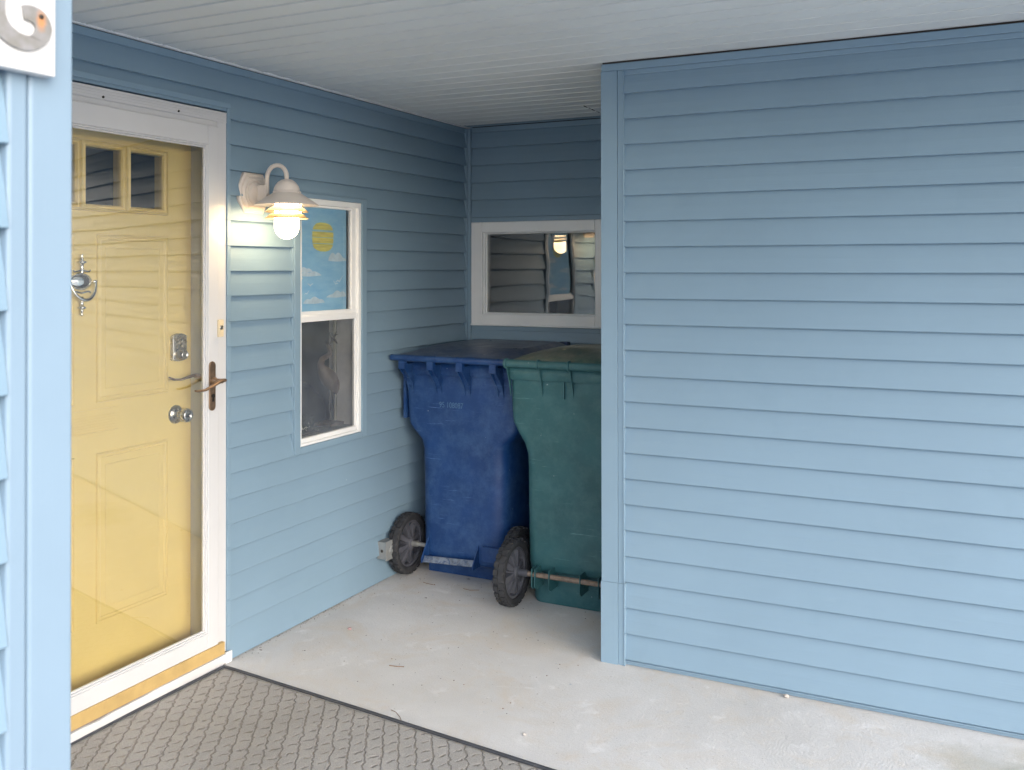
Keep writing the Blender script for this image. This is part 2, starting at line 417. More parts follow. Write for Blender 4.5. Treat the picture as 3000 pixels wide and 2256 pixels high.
# ------------------------------------------------------------------ siding
def siding(mb, frame, a0, a1, z0, z1, zlines, holes, m, seed=0, step=0.12):
    """frame(a, z, out)->xyz ; zlines: heights of the board bottoms"""
    zl = sorted(set([z0] + [z for z in zlines if z0 < z < z1] + [z1]))
    P = 0.0170
    for i in range(len(zl) - 1):
        zb, zt = zl[i], zl[i + 1]
        full_b = zb if zb in zlines or True else zb
        segs = [(a0, a1)]
        cuts = sorted(set([a0, a1] + [x for h in holes for x in h[:2] if a0 < x < a1]))
        for s0, s1 in zip(cuts[:-1], cuts[1:]):
            mid = (s0 + s1) / 2
            ranges = [(zb, zt)]
            for h in holes:
                if h[0] <= mid <= h[1]:
                    nr = []
                    for r0, r1 in ranges:
                        if h[3] <= r0 or h[2] >= r1: nr.append((r0, r1)); continue
                        if r0 < h[2]: nr.append((r0, h[2]))
                        if h[3] < r1: nr.append((h[3], r1))
                    ranges = nr
            for r0, r1 in ranges:
                if r1 - r0 < 1e-4: continue
                n = max(1, int((s1 - s0) / step)); vs = []; fs = []
                for k in range(n + 1):
                    a = s0 + (s1 - s0) * k / n
                    wv = (noise.noise(Vector((a * 1.3, i * 3.7 + seed, seed))) * 0.0022)
                    wz = noise.noise(Vector((a * 0.9, i * 5.1 + seed, seed + 9))) * 0.0012
                    def out(z): t = (z - zb) / E_; return P * (1 - t) + 0.0045 + wv * (1 - t)
                    zz0 = r0 + (wz if r0 == zb and i > 0 else 0)
                    zz1 = r1 + 0.004
                    vs += [frame(a, zz0, 0.0004), frame(a, zz0, out(r0) - 0.0015), frame(a, zz0 + 0.0015, out(r0)),
                           frame(a, (zz0 + r1) / 2, (out(r0) + out(r1)) / 2 + 0.0007), frame(a, r1 - 0.0085, out(r1) + 0.0004), frame(a, zz1, 0.0006)]
                for k in range(n):
                    for j in range(5):
                        o = k * 6 + j
                        fs.append((o, o + 1, o + 7, o + 6))
                mb.add(vs, fs, m, False)

fx = lambda a, z, o: (o, a, z)                 # wall in plane x = 0 facing +x
fb = lambda a, z, o: (a, YB - o, z)            # back wall facing -y
fr_ = lambda a, z, o: (a, YR - o, z)           # closet front facing -y

ZL = 2.2694; ZR = 2.2607
zl_left = [ZL - E_ * k for k in range(0, 22)]
DOOR = (1.72, 2.946, -0.05, 2.196)
WIN = (3.362, 3.900, 0.757, 1.898)
# door wall
w = thing('siding_wall', 'blue vinyl clapboard wall that holds the yellow door, lamp and tall window', 'wall', (0, 2.9, 0))
mb = MB(); siding(mb, fx, 0.4, YB - 0.03, 0.004, HC - 0.03, zl_left, [DOOR, WIN], M_SIDING, 1)
mb.build('siding', w)
mb = MB()
# core wall behind the boards, with real openings
def core(mb, x0, x1, m):
    mb.box(x0, x1, 0.4, DOOR[0], 0, HC + .1, m); mb.box(x0, x1, DOOR[0], DOOR[1], DOOR[3], HC + .1, m)
    mb.box(x0, x1, DOOR[1], WIN[0], 0, HC + .1, m); mb.box(x0, x1, WIN[1], YB + .1, 0, HC + .1, m)
    mb.box(x0, x1, WIN[0], WIN[1], 0, WIN[2], m); mb.box(x0, x1, WIN[0], WIN[1], WIN[3], HC + .1, m)
core(mb, -0.14, -0.0005, M_TRIM); mb.build('wall_core', w)
mb = MB(); mb.box(0.0, 0.014, 0.4, YB - 0.03, HC - 0.040, HC - 0.012, M_TRIM)
mb.box(0.0, 0.010, 0.4, YB - 0.03, HC - 0.012, HC - 0.009, M_BLACK)
mb.build('top_trim', w, 0.002)
mb = MB(); mb.box(0.0, 0.024, 0.4, YB, HC - 0.009, HC - 0.001, M_WHITE); mb.build('ceiling_channel', w, 0.001)
mb = MB()     # J-channel round the door
mb.box(0, 0.020, DOOR[1], DOOR[1] + 0.020, 0.004, DOOR[3] + .012, M_TRIM)
mb.box(0, 0.020, DOOR[0], DOOR[1] + 0.020, DOOR[3] + .012, DOOR[3] + 0.034, M_TRIM)
mb.box(0, 0.014, DOOR[1] + .020, DOOR[1] + .026, 0.004, DOOR[3] + .03, M_TRIM)
mb.build('door_channel', w, 0.0015)
mb = MB()     # inside corner post
mb.box(0.0, 0.040, YB - 0.030, YB - 0.012, 0.0, HC - 0.012, M_TRIM); mb.box(0.002, 0.022, YB - 0.044, YB - 0.030, 0.0, HC - .012, M_TRIM)
mb.build('corner_post', w, 0.003)

# back wall
BW = (0.040, 0.862, 1.222, 1.852)
w = thing('siding_wall', 'shaded blue vinyl back wall of the alcove above the bins', 'wall', (0.7, YB, 0))
zl_back = [ZL - E_ * k for k in range(0, 22)]
mb = MB(); siding(mb, fb, 0.04, XC + .02, 0.004, HC - 0.03, zl_back, [BW], M_SIDING, 5); mb.build('siding', w)
mb = MB()
mb.box(0.0, BW[0], YB + .001, YB + .14, 0, HC + .1, M_TRIM); mb.box(BW[1], 4.6, YB + .001, YB + .14, 0, HC + .1, M_TRIM)
mb.box(BW[0], BW[1], YB + .001, YB + .14, 0, BW[2], M_TRIM); mb.box(BW[0], BW[1], YB + .001, YB + .14, BW[3], HC + .1, M_TRIM)
mb.build('wall_core', w)
mb = MB(); mb.box(0.04, XC + .02, YB - 0.014, YB, HC - 0.034, HC - 0.006, M_TRIM)
mb.box(0.04, XC + .02, YB - 0.008, YB, HC - 0.006, HC - .001, M_BLACK); mb.build('top_trim', w, 0.002)

# closet (right) wall
w = thing('siding_wall', 'large bright blue vinyl clapboard wall right of the bins', 'wall', (2.4, YR, 0))
zl_r = [ZR - E_ * k for k in range(0, 23)]
mb = MB(); siding(mb, fr_, XC + 0.09, 4.6, 0.016, HC - 0.055, zl_r, [], M_SIDING, 11); mb.build('siding', w)
mb = MB(); mb.box(XC + 0.012, 4.6, YR, YR + 0.09, 0, HC, M_TRIM); mb.box(XC + 0.012, XC + 0.1, YR + .09, YB, 0, HC, M_TRIM)
mb.box(4.5, 4.6, YR + .09, YB, 0, HC, M_TRIM)
mb.build('wall_core', w)
mb = MB()       # side of closet facing the bins
siding(mb, lambda a, z, o: (XC + 0.012 - o, a, z), YR + .03, YB - .02, 0.004, HC - .03, zl_r, [], M_SIDING, 17); mb.build('side_siding', w)
mb = MB(); mb.box(XC + .001, 4.6, YR - 0.022, YR, HC - 0.0425, HC - 0.013, M_TRIM)
mb.box(XC + .001, 4.6, YR - 0.010, YR, HC - 0.013, HC - .001, M_GAPSHADE)
mb.box(XC + .09, 4.6, YR - 0.013, YR, HC - 0.062, HC - 0.0425, M_TRIM); mb.build('top_trim', w, 0.002)
mb = MB(); mb.box(XC + .09, 4.6, YR - 0.0075, YR - .001, 0.001, 0.030, M_TRIM); mb.build('starter_strip', w, 0.001)
# corner post: upper and slightly wider lower length
mb = MB()
x0 = XC
for zz0, zz1, gz in ((0.322, HC - 0.043, 0.0), (0.0, 0.3215, 0.0025)):
    mb.box(x0 - gz, x0 + 0.068, YR - 0.024 - gz, YR + 0.07, zz0, zz1, M_TRIM)
    mb.box(x0 + 0.0695, x0 + 0.094 + gz, YR - 0.020 - gz, YR, zz0, zz1, M_TRIM)
    mb.box(x0 + 0.068, x0 + 0.0695, YR - 0.015 - gz, YR, zz0, zz1, M_TRIM)
    mb.box(x0 + 0.091 + gz, x0 + 0.0955 + gz, YR - 0.024 - gz, YR - 0.001, zz0, zz1, M_TRIM)
mb.build('corner_post', w, 0.0025)

# near wall at the left edge: a wall facing +x, post at its end
NX = 1.650
w = thing('siding_wall', 'blurred pale blue wall with corner post at the left edge, carrying the white number sign', 'wall', (NX, .8, 0))
fn = lambda a, z, o: (NX + o, a, z)
zn = [0.0905 + E_ * k for k in range(0, 30)]
zn = [1.6179 + E_ * k for k in range(-15, 12)]
mb = MB(); siding(mb, fn, -0.9, 0.7785, 0.004, 2.85, zn, [], M_SIDING, 23); mb.build('siding', w)
mb = MB(); mb.box(NX - 0.10, NX - 0.0005, -0.9, 0.855, 0.0, 2.9, M_NEAR)
mb.build('wall_core', w)
mb = MB()
mb.box(NX, NX + 0.020, 0.8075, 0.872, 0, 2.9, M_NEAR); mb.box(NX, NX + 0.0185, 0.779, 0.807, 0, 2.9, M_NEAR)
mb.box(NX - .07, NX, 0.858, 0.872, 0, 2.9, M_NEAR)
mb.build('corner_post', w, 0.005, bseg=3)

# ------------------------------------------------------------------ ceiling (beaded soffit)
c = thing('porch_ceiling', 'grey white beaded soffit ceiling over the entry', 'ceiling', (2, 3, HC))
mb = MB()
Y0C = 0.98; pitch = 0.1122
y = 3.616 + 12 * pitch
ys = []
while y > Y0C: ys.append(y); y -= pitch
for yy in ys:
    # raised V bead every pitch with flat board between; built as one profile extruded along x
    if yy > YB: continue
    n = 24
    prof = [(yy - pitch + .004, 0.0), (yy - .017, -0.005), (yy - 0.011, 0.011), (yy - .004, 0.011), (yy, -0.005), (yy + .004, 0.0)]
    vs = []; fs = []
    for k in range(n + 1):
        x = 0.0 + 4.6 * k / n
        for j, (a, b) in enumerate(prof):
            wv = noise.noise(Vector((x * 1.2, yy * 3, 0))) * 0.0022
            vs.append((x, min(a, YB), HC + b + wv))
    for k in range(n):
        for j in range(5): o = k * 6 + j; fs.append((o, o + 1, o + 7, o + 6))
    mb.add(vs, fs, M_SOFFIT, False)
mb.box(0.0, 4.6, Y0C, YB, HC + .012, HC + .05, M_SOFFIT)
mb.build('soffit_panels', c)
mb = MB(); mb.box(0.0, 4.6, Y0C - 0.09, Y0C - .002, HC - 0.05, HC + 0.22, M_TRIM); mb.build('front_fascia', c, .004)
mb = MB(); mb.box(0.905, 0.910, 4.545, 4.64, HC - .004, HC - .0005, M_BLACK); mb.box(0.903, 0.908, 4.66, 4.77, HC - .004, HC - .0005, M_BLACK)
mb.build('slit', c)
# upper storey above the porch (keeps skylight out of the alcove from above)
mb = MB(); mb.box(-0.14, 4.6, Y0C + 0.0, 5.2, HC + 0.23, HC + 2.4, M_SIDING)
tag(mb.build('upper_storey'), 'blue upper storey over the porch ceiling', 'upper storey')

# ------------------------------------------------------------------ doors
# outer white frame and storm door
sd = thing('storm_door', 'white framed full glass storm door in front of the yellow door', 'door', (0, 2.35, 0))
mb = MB()
YS = 2.892       # storm stile edge
mb.box(-0.10, 0.014, YS + 0.003, DOOR[1], 0.045, 2.176, M_WHITEM)            # jamb
mb.box(-0.10, 0.014, DOOR[0], 1.77, 0.045, 2.176, M_WHITEM)
mb.box(-0.10, 0.016, DOOR[0], DOOR[1], 2.148, 2.190, M_WHITEM)
mb.box(-0.10, 0.012, 1.77, YS + .003, 2.127, 2.148, M_WHITEM)
for q in range(4): mb.box(0.016, 0.0185, DOOR[0], DOOR[1] - 0.02 + 0.004 * q, 2.150 + q * 0.010, 2.1535 + q * 0.010, M_WHITEM)
mb.build('door_frame', sd, 0.0015)
mb = MB()
for yy in (2.345, 2.69):
    mb.lathe([(0.0045, 0), (0.0045, 0.003), (0.001, 0.0035)], (0.016, yy, 2.158 if yy < 2.5 else 2.16), (1, 0, 0), M_BLACK, 12); mb.build('screw', sd); mb = MB()
mb = MB()
def frame_x(mb, x0, x1, y0, y1, z0, z1, wl_, wr, wb, wt, m):
    mb.box(x0, x1, y0, y0 + wl_, z0, z1, m); mb.box(x0, x1, y1 - wr, y1, z0, z1, m)
    mb.box(x0, x1, y0 + wl_, y1 - wr, z0, z0 + wb, m); mb.box(x0, x1, y0 + wl_, y1 - wr, z1 - wt, z1, m)
frame_x(mb, -0.012, 0.026, 1.775, YS, 0.092, 2.126, 0.06, 0.056, 0.060, 0.075, M_WHITEM)
mb.build('door_leaf', sd, 0.003)
mb = MB()
frame_x(mb, 0.004, 0.022, 1.8355, YS - .0565, 0.1525, 2.0505, 0.006, 0.006, 0.006, 0.006, M_WHITEM)
frame_x(mb, 0.004, 0.016, 1.842, YS - .0630, 0.159, 2.044, 0.006, 0.006, 0.006, 0.006, M_WHITEM)
mb.build('glass_bead', sd, 0.0012)
mb = MB(); mb.box(0.004, 0.008, 1.8485, YS - .0695, 0.1655, 2.0375, G_STORM)
gp = MB(); gp.add([(0.010, 1.848, 0.165), (0.010, YS - .069, 0.165), (0.010, YS - .069, 2.038), (0.010, 1.848, 2.038)], [(0, 1, 2, 3)], G_STORM)
gp.build('glass_pane', sd)
# handle set (outside + inside lever)
hs = MB()
def stadium(mb, x0, x1, yc, z0, z1, r, m):
    pts = []
    for k in range(13): t = PI * k / 12; pts.append((x0, yc + r * math.cos(t), z1 - r + r * math.sin(t)))
    for k in range(13): t = PI + PI * k / 12; pts.append((x0, yc + r * math.cos(t), z0 + r + r * math.sin(t)))
    mb.prism(pts, (x1 - x0, 0, 0), m)
stadium(hs, 0.026, 0.033, 2.853, 1.014, 1.206, 0.0165, M_BRONZE)
ho = hs.build('handle_plate', sd, 0.002)
hs = MB()
hs.lathe([(0.014, 0), (0.013, 0.01), (0.009, 0.014), (0.009, 0.045)], (0.033, 2.857, 1.131), (1, 0, 0), M_BRONZE, 20)
lev = [(0.074, 2.872, 1.133), (0.078, 2.855, 1.133), (0.080, 2.83, 1.128), (0.080, 2.80, 1.117), (0.080, 2.765, 1.107), (0.079, 2.73, 1.106), (0.078, 2.715, 1.109)]
hs.tube(lev, [0.012, 0.013, 0.011, 0.009, 0.008, 0.008, 0.006], M_BRONZE, 12, flat=0.6)
hs.build('lever_handle', sd, 0)
hs = MB(); hs.lathe([(0.008, 0), (0.008, 0.004)], (0.033, 2.853, 1.072), (1, 0, 0), M_DARKMETAL, 16); hs.box(0.033, 0.0365, 2.849, 2.857, 1.050, 1.068, M_DARKMETAL)
hs.build('keyhole', sd)
hs = MB()
hs.lathe([(0.012, 0), (0.009, 0.02), (0.009, 0.05)], (-0.012, 2.857, 1.145), (-1, 0, 0), M_BRONZE, 16)
hs.tube([(-0.058, 2.868, 1.148), (-0.060, 2.84, 1.147), (-0.060, 2.81, 1.142), (-0.060, 2.78, 1.138), (-0.060, 2.745, 1.142), (-0.058, 2.72, 1.152)], [0.010, 0.010, 0.008, 0.007, 0.007, 0.006], M_BRONZE, 12, flat=0.6)
hs.build('inner_lever_handle', sd)
mb = MB(); mb.box(0.026, 0.0335, 2.879, 2.9085, 1.299, 1.367, M_CREAM)
db = thing('doorbell', 'small cream doorbell button on the white door frame', 'doorbell', (0.015, 2.893, 1.33))
mb = MB(); mb.box(0.0262, 0.036, 2.883, 2.9105, 1.299, 1.367, M_CREAM); mb.build('bell_plate', db, 0.002)
mb = MB(); mb.lathe([(0.009, 0), (0.009, 0.002), (0.007, 0.004), (0.0065, 0.003)], (0.036, 2.896, 1.336), (1, 0, 0), M_NICKEL, 20); mb.build('button', db)

# sill under the doors
sl = thing('door_sill', 'gold painted door sill on a peeling white base', 'door sill', (0.02, 2.35, 0))
mb = MB(); mb.box(-0.10, 0.030, DOOR[0], DOOR[1] - 0.022, 0.044, 0.092, M_GOLD); mb.build('gold_sill', sl, 0.002)
mb = MB()
pts = [(0.0, DOOR[0], 0.0), (0.0, DOOR[0], 0.044)]
# ragged lower edge of the white paint
top = 0.0435; vs = []; fs = []; n = 130
y0_, y1_ = DOOR[0], DOOR[1] + 0.014
for k in range(n + 1):
    yy = y0_ + (y1_ - y0_) * k / n
    zb = 0.004 + 0.005 * noise.noise(Vector((yy * 9, 0, 3))) + 0.004 * noise.noise(Vector((yy * 45, 2, 3)))
    zt = top - max(0, (2.62 - yy)) * 0.012 + (0.005 * noise.noise(Vector((yy * 11, 5, 1))) if yy < 2.62 else 0) - 0.001
    zt = min(top, zt)
    vs += [(0.032, yy, zb), (0.034, yy, zt), (0.024, yy, zt + .0005), (0.024, yy, zb)]
for k in range(n):
    for j in range(4): fs.append((k * 4 + j, k * 4 + (j + 1) % 4, k * 4 + 4 + (j + 1) % 4, k * 4 + 4 + j))
mb.add(vs, fs, varied("peeling_white_paint", (0.66, 0.67, 0.68), rough=0.5, var=0.05, speck=((0.2, 0.25, 0.3), 0.78, 60)))
mb.box(0.0262, 0.034, DOOR[1] - .018, DOOR[1] + 0.014, 0.003, 0.046, M_WHITE)
mb.build('white_base', sl)
mb = MB(); mb.box(-0.10, 0.0262, DOOR[0], DOOR[1] + .012, -0.002, 0.0435, varied("bare_sill_wood", (0.20, 0.17, 0.15), rough=0.9, var=0.3, nscale=30)); mb.build('bare_board', sl)

# yellow front door
fd = thing('front_door', 'yellow panelled front door with four small lights at its top', 'door', (-0.09, 2.36, 0))
DX = -0.090; DY0, DY1, DZ0, DZ1 = 1.80, 2.862, 0.10, 2.075
lights = [(1.968, 2.122), (2.166, 2.320), (2.362, 2.517), (2.560, 2.713)]
LZ0, LZ1 = 1.795, 1.998
mb = MB()
mb.box(DX - 0.04, DX, DY0, DY1, DZ0, LZ0, M_YELLOW); mb.box(DX - 0.04, DX, DY0, DY1, LZ1, DZ1, M_YELLOW)
edges = [DY0] + [v for l in lights for v in l] + [DY1]
for k in range(0, len(edges), 2): mb.box(DX - 0.04, DX, edges[k], edges[k + 1], LZ0, LZ1, M_YELLOW)
mb.build('door_slab', fd)
def moulding(mb, y0, y1, z0, z1, wdt, hgt, m, x=DX):
    """a raised ogee picture frame standing on plane x"""
    prof = [(0, 0), (0.12, 0.9), (0.3, 1.0), (0.45, 0.35), (0.6, 0.25), (0.8, 0.55), (1.0, 0)]
    for (t0, h0), (t1, h1) in zip(prof[:-1], prof[1:]):
        a, b = t0 * wdt, t1 * wdt
        r0 = [(x + h0 * hgt, y0 + a, z0 + a), (x + h0 * hgt, y1 - a, z0 + a), (x + h0 * hgt, y1 - a, z1 - a), (x + h0 * hgt, y0 + a, z1 - a)]
        r1 = [(x + h1 * hgt, y0 + b, z0 + b), (x + h1 * hgt, y1 - b, z0 + b), (x + h1 * hgt, y1 - b, z1 - b), (x + h1 * hgt, y0 + b, z1 - b)]
        mb.add(r0 + r1, [(i, (i + 1) % 4, (i + 1) % 4 + 4, i + 4) for i in range(4)], m)
for (a, b) in lights:
    mb = MB(); moulding(mb, a - 0.024, b + 0.024, LZ0 - 0.024, LZ1 + 0.024, 0.024, 0.013, M_YELLOW); fo = mb.build('light_frame', fd)
    mb = MB(); mb.add([(DX - .008, a, LZ0), (DX - .008, b, LZ0), (DX - .008, b, LZ1), (DX - .008, a, LZ1)], [(0, 1, 2, 3)], G_DOOR); mb.build('pane', fo)
for (y0, y1) in ((1.985, 2.319), (2.408, 2.742)):
    for (z0, z1) in ((1.092, 1.690), (0.312, 0.915)):
        mb = MB(); moulding(mb, y0, y1, z0, z1, 0.022, -0.006, M_YELLOW, DX + 0.0005)
        moulding(mb, y0, y1, z0, z1, 0.022, 0.0065, M_YELLOW, DX + 0.0002)
        moulding(mb, y0 + 0.04, y1 - 0.04, z0 + 0.045, z1 - 0.045, 0.006, 0.0015, M_YELLOW, DX + 0.0002)
        mb.build('panel_moulding', fd)
mb = MB()   # horizontal mid moulding pair left of the knob (letter flap)
for zc in (0.972, 1.053):
    mb.box(DX, DX + 0.006, 2.12, 2.505, zc, zc + 0.018, M_YELLOW)
for q in range(6): mb.box(DX, DX + 0.0022, 2.12, 2.50, 0.996 + q * 0.0092, 1.000 + q * 0.0092, M_YELLOW)
mb.build('letter_flap', fd, 0.003)
# jamb reveal between slab and storm door
mb = MB(); mb.box(-0.125, -0.0125, DY1 + 0.001, YS + .0025, 0.044, 2.127, M_JAMB)
mb.box(-0.125, -0.0125, 1.70, DY0 - .001, 0.044, 2.127, M_JAMB); mb.box(-0.125, -0.0125, DY0, DY1, DZ1 + .001, 2.126, M_JAMB)
mb.build('jamb', fd)
# lockset
lk = MB(); yc, zc = 2.789, 1.258
pts = []
for k in range(9): t = -1 + 2 * k / 8; pts.append((DX, yc + 0.036 * t, zc + 0.048 + 0.010 * (1 - t * t)))
for k in range(9): t = 1 - 2 * k / 8; pts.append((DX, yc + 0.036 * t, zc - 0.044 - 0.006 * (1 - t * t)))
lk.prism(pts, (0.016, 0, 0), M_NICKEL); lo = lk.build('keypad_lock', fd, 0.003)
for q, (a, b) in enumerate([(-.018, .026), (0.0, .034), (0.018, .026), (-.020, .008), (0.0, 0.012), (.020, .008)]):
    k_ = MB(); k_.lathe([(0.0065, 0), (0.0065, 0.0015), (0.005, 0.003)], (DX + 0.016, yc + a, zc + b), (1, 0, 0), M_CHROME, 14); k_.build('key_button', lo)
k_ = MB(); k_.lathe([(0.024, 0), (0.024, 0.008), (0.020, 0.012), (0.018, 0.026), (0.014, 0.029), (0.013, 0.027), (0.0, 0.027)], (DX + 0.016, yc, zc - 0.024), (1, 0, 0), M_NICKEL, 28)
k_.build('turn_cylinder', lo)
k_ = MB(); k_.lathe([(0.036, 0), (0.036, 0.004), (0.031, 0.010), (0.015, 0.016), (0.013, 0.034), (0.017, 0.038), (0.025, 0.044), (0.027, 0.058), (0.025, 0.069), (0.021, 0.072), (0.008, 0.071), (0.008, 0.069), (0.0, 0.069)], (DX, 2.780, 1.002), (1, 0, 0), M_NICKEL, 32)
ko = k_.build('door_knob', fd)
k_ = MB(); k_.box(DX + .0692, DX + .0725, 2.7785, 2.7815, 0.996, 1.008, M_DARKMETAL); k_.build('keyhole', ko)
# knocker
kx, ky, kz = DX, 2.338, 1.523
k_ = MB(); n = 24; rings = []
for j in range(9):
    ph = PI / 2 * j / 8; rings.append([(kx + 0.006 + 0.016 * math.sin(ph), ky + 0.047 * math.cos(ph) * math.cos(2 * PI * i / n) + 1e-5, kz + 0.031 * math.cos(ph) * math.sin(2 * PI * i / n)) for i in range(n)])
rings = [[(kx, p[1], p[2]) for p in rings[0]]] + rings
k_.loft(rings, M_CHROME)
fin = [(0.004, 0), (0.006, 0.005), (0.003, 0.010), (0.007, 0.014), (0.007, 0.018), (0.004, 0.021), (0.016, 0.025), (0.017, 0.029), (0.008, 0.033), (0.006, 0.045), (0.008, 0.050), (0.005, 0.054), (0.008, 0.066)]
k_.lathe([(r, -h) for r, h in fin], (kx + 0.012, ky, kz + 0.095), (0, 0, 1), M_CHROME, 16)
k_.lathe([(r * .9, h) for r, h in fin], (kx + 0.012, ky, kz - 0.118), (0, 0, 1), M_CHROME, 16)
for sz in (1, -1):
    for sy in (1, -1):
        k_.tube([(kx + .01, ky, kz + sz * 0.040), (kx + .012, ky + sy * .018, kz + sz * 0.036), (kx + .012, ky + sy * 0.030, kz + sz * 0.034), (kx + .012, ky + sy * 0.036, kz + sz * 0.040)], 0.0035, M_CHROME, 8)
kk = k_.build('door_knocker', fd)
k_ = MB(); pts = []
for j in range(21):
    t = PI * j / 20; pts.append((kx + 0.020 + 0.012 * math.sin(t), ky - 0.052 * math.cos(t), kz - 0.002 - 0.062 * math.sin(t) ** 1.0))
k_.tube(pts, [0.003 + 0.0035 * math.sin(PI * j / 20) for j in range(21)], M_CHROME, 10)
for s_ in (-1, 1): k_.lathe([(0.002, -.008), (0.006, -0.005), (0.006, 0.005), (0.002, .008)], (kx + .016, ky + s_ * 0.052, kz), (0, 1, 0), M_CHROME, 12)
k_.build('knocker_ring', kk)
# hallway behind the door lights
mb = MB(); mb.box(-1.6, -1.58, 1.2, 3.2, 0, 2.6, M_DARKROOM); mb.box(-1.6, -0.15, 1.2, 1.22, 0, 2.6, M_DARKROOM)
mb.box(-1.6, -.15, 1.22, 5.2, -0.02, 0.0, M_DARKROOM); mb.box(-1.6, -.15, 1.2, 5.2, 2.5, 2.52, M_DARKROOM); mb.box(-1.6, -0.15, 3.18, 3.2, 0, 2.5, M_DARKROOM)
mb.box(-1.6, -1.58, 3.2, 5.2, 0, 2.5, M_DARKROOM); mb.box(-1.6, -0.15, 5.18, 5.2, 0, 2.5, M_DARKROOM)
tag(mb.build('room_interior'), 'dim room seen behind the tall window and door lights', 'room')

# ------------------------------------------------------------------ tall window
wi = thing('sash_window', 'tall white sash window beside the lamp, painted sky in its upper half', 'window', (0, 3.63, .76))
mb = MB()      # blue casing
frame_x(mb, 0.0, 0.026, 3.358, 3.905, 0.752, 1.903, 0.040, 0.040, 0.026, 0.020, M_TRIM)
frame_x(mb, 0.0, 0.018, 3.352, 3.911, 0.745, 1.909, 0.0055, 0.0055, 0.0065, 0.0055, M_TRIM)
mb.build('casing', wi, 0.002)
mb = MB(); frame_x(mb, -0.11, 0.020, 3.3985, 3.8645, 0.7785, 1.8825, 0.0145, 0.022, 0.012, 0.026, M_WHITE)
mb.build('window_frame', wi, 0.002)
mb = MB(); frame_x(mb, -0.020, 0.006, 3.409, 3.842, 1.352, 1.856, 0.004, 0.034, 0.022, 0.010, M_WHITE)
mb.box(0.0065, 0.013, 3.409, 3.842, 1.345, 1.357, M_WHITE)
us = mb.build('upper_sash', wi, 0.002)
mb = MB(); mb.add([(-0.006, 3.413, 1.374), (-0.006, 3.808, 1.374), (-0.006, 3.808, 1.846), (-0.006, 3.413, 1.846)], [(0, 1, 2, 3)], G_WINU); mb.build('glass_pane', us)
mb = MB(); frame_x(mb, -0.010, 0.014, 3.409, 3.842, 0.791, 1.3515, 0.005, 0.010, 0.020, 0.024, M_WHITE)
ls = mb.build('lower_sash', wi, 0.002)
mb = MB(); mb.add([(0.001, 3.414, 0.811), (0.001, 3.832, 0.811), (0.001, 3.832, 1.328), (0.001, 3.414, 1.328)], [(0, 1, 2, 3)], G_WINL); mb.build('glass_pane', ls)
mb = MB(); mb.box(-0.10, -0.02, 3.86, 3.865, 0.79, 1.35, M_WHITE); mb.box(-0.16, -0.105, 3.85, 3.856, 0.79, 1.35, M_WHITE)
mb.box(-0.12, -0.012, 3.41, 3.85, 0.785, 0.812, M_GREYBOX); mb.box(-0.13, -0.115, 3.84, 3.862, 0.79, 1.34, M_JAMB)
mb.build('inner_sill', wi, 0.001)
# painted panel behind the upper glass
pp = thing('painted_panel', 'blue painted panel of sun, clouds and gulls behind upper window glass', 'painting', (-0.02, 3.61, 1.6))
mb = MB(); mb.box(-0.022, -0.014, 3.40, 3.790, 1.36, 1.86, M_PAINT); mb.build('panel_board', pp)
PX = -0.0135
def blob(name, pts, m, t=0.0006):
    b = MB(); b.prism([(PX, y, z) for y, z in pts], (t, 0, 0), m); return b.build(name, pp)
# sun in bands
def sunw(z): t = (z - 1.7125) / 0.067; return 0.079 * max(0, 1 - abs(t) ** 3.2) ** (1 / 2.6)
for (z0, z1) in ((1.746, 1.779), (1.712, 1.736), (1.684, 1.709), (1.646, 1.680)):
    L = []; Rr = []
    for k in range(9):
        z = z0 + (z1 - z0) * k / 8; w_ = sunw(z)
        j = 0.002 * noise.noise(Vector((z * 90, 0, 0)))
        L.append((3.608 - w_ + j, z + 0.001 * math.sin(k))); Rr.append((3.608 + w_ + j, z))
    blob('sun_band', L + Rr[::-1], M_PSUN)
def cloud(y0, y1, z0, h, seed, skew=0.0):
    n = 26; top = []
    for k in range(n + 1):
        t = k / n
        e = math.sin(PI * t) ** 0.6
        b = h * e * (0.62 + 0.38 * abs(math.sin(t * 7.3 + seed))) * (1 + skew * (t - .5))
        top.append((y0 + (y1 - y0) * t, z0 + b + 0.002))
    bot = [(y1, z0 + .001), ((y0 + y1) / 2, z0 - 0.003), (y0, z0)]
    blob('cloud', top + bot, M_PCLOUD)
cloud(3.648, 3.789, 1.603, 0.040, 0.3, -0.7)
cloud(3.414, 3.530, 1.552, 0.020, 1.5); cloud(3.416, 3.597, 1.534, 0.018, 2.5, 0.9); cloud(3.416, 3.465, 1.520, 0.012, 0.5)
cloud(3.636, 3.789, 1.433, 0.028, 1.1, 1.2); cloud(3.465, 3.620, 1.409, 0.028, 0.8)
def gull(y, z, s, a=0.3):
    for k in (-1, 1):
        p = [(y, z), (y + k * s * .45, z + s * (.30 + a * k * .3)), (y + k * s, z + s * (.34 + a * k))]
        q = [(p[2][0] - k * .002, p[2][1] - 0.002), (p[1][0], p[1][1] - s * .22), (y, z - s * .28)]
        if k > 0: blob('gull', p + q, M_PCLOUD)
        else: blob('gull', (p + q)[::-1], M_PCLOUD)
gull(3.735, 1.510, 0.030, 0.5); gull(3.705, 1.497, 0.020, -0.4); gull(3.515, 1.492, 0.022, 0.0); gull(3.491, 1.455, 0.018, 0.5)

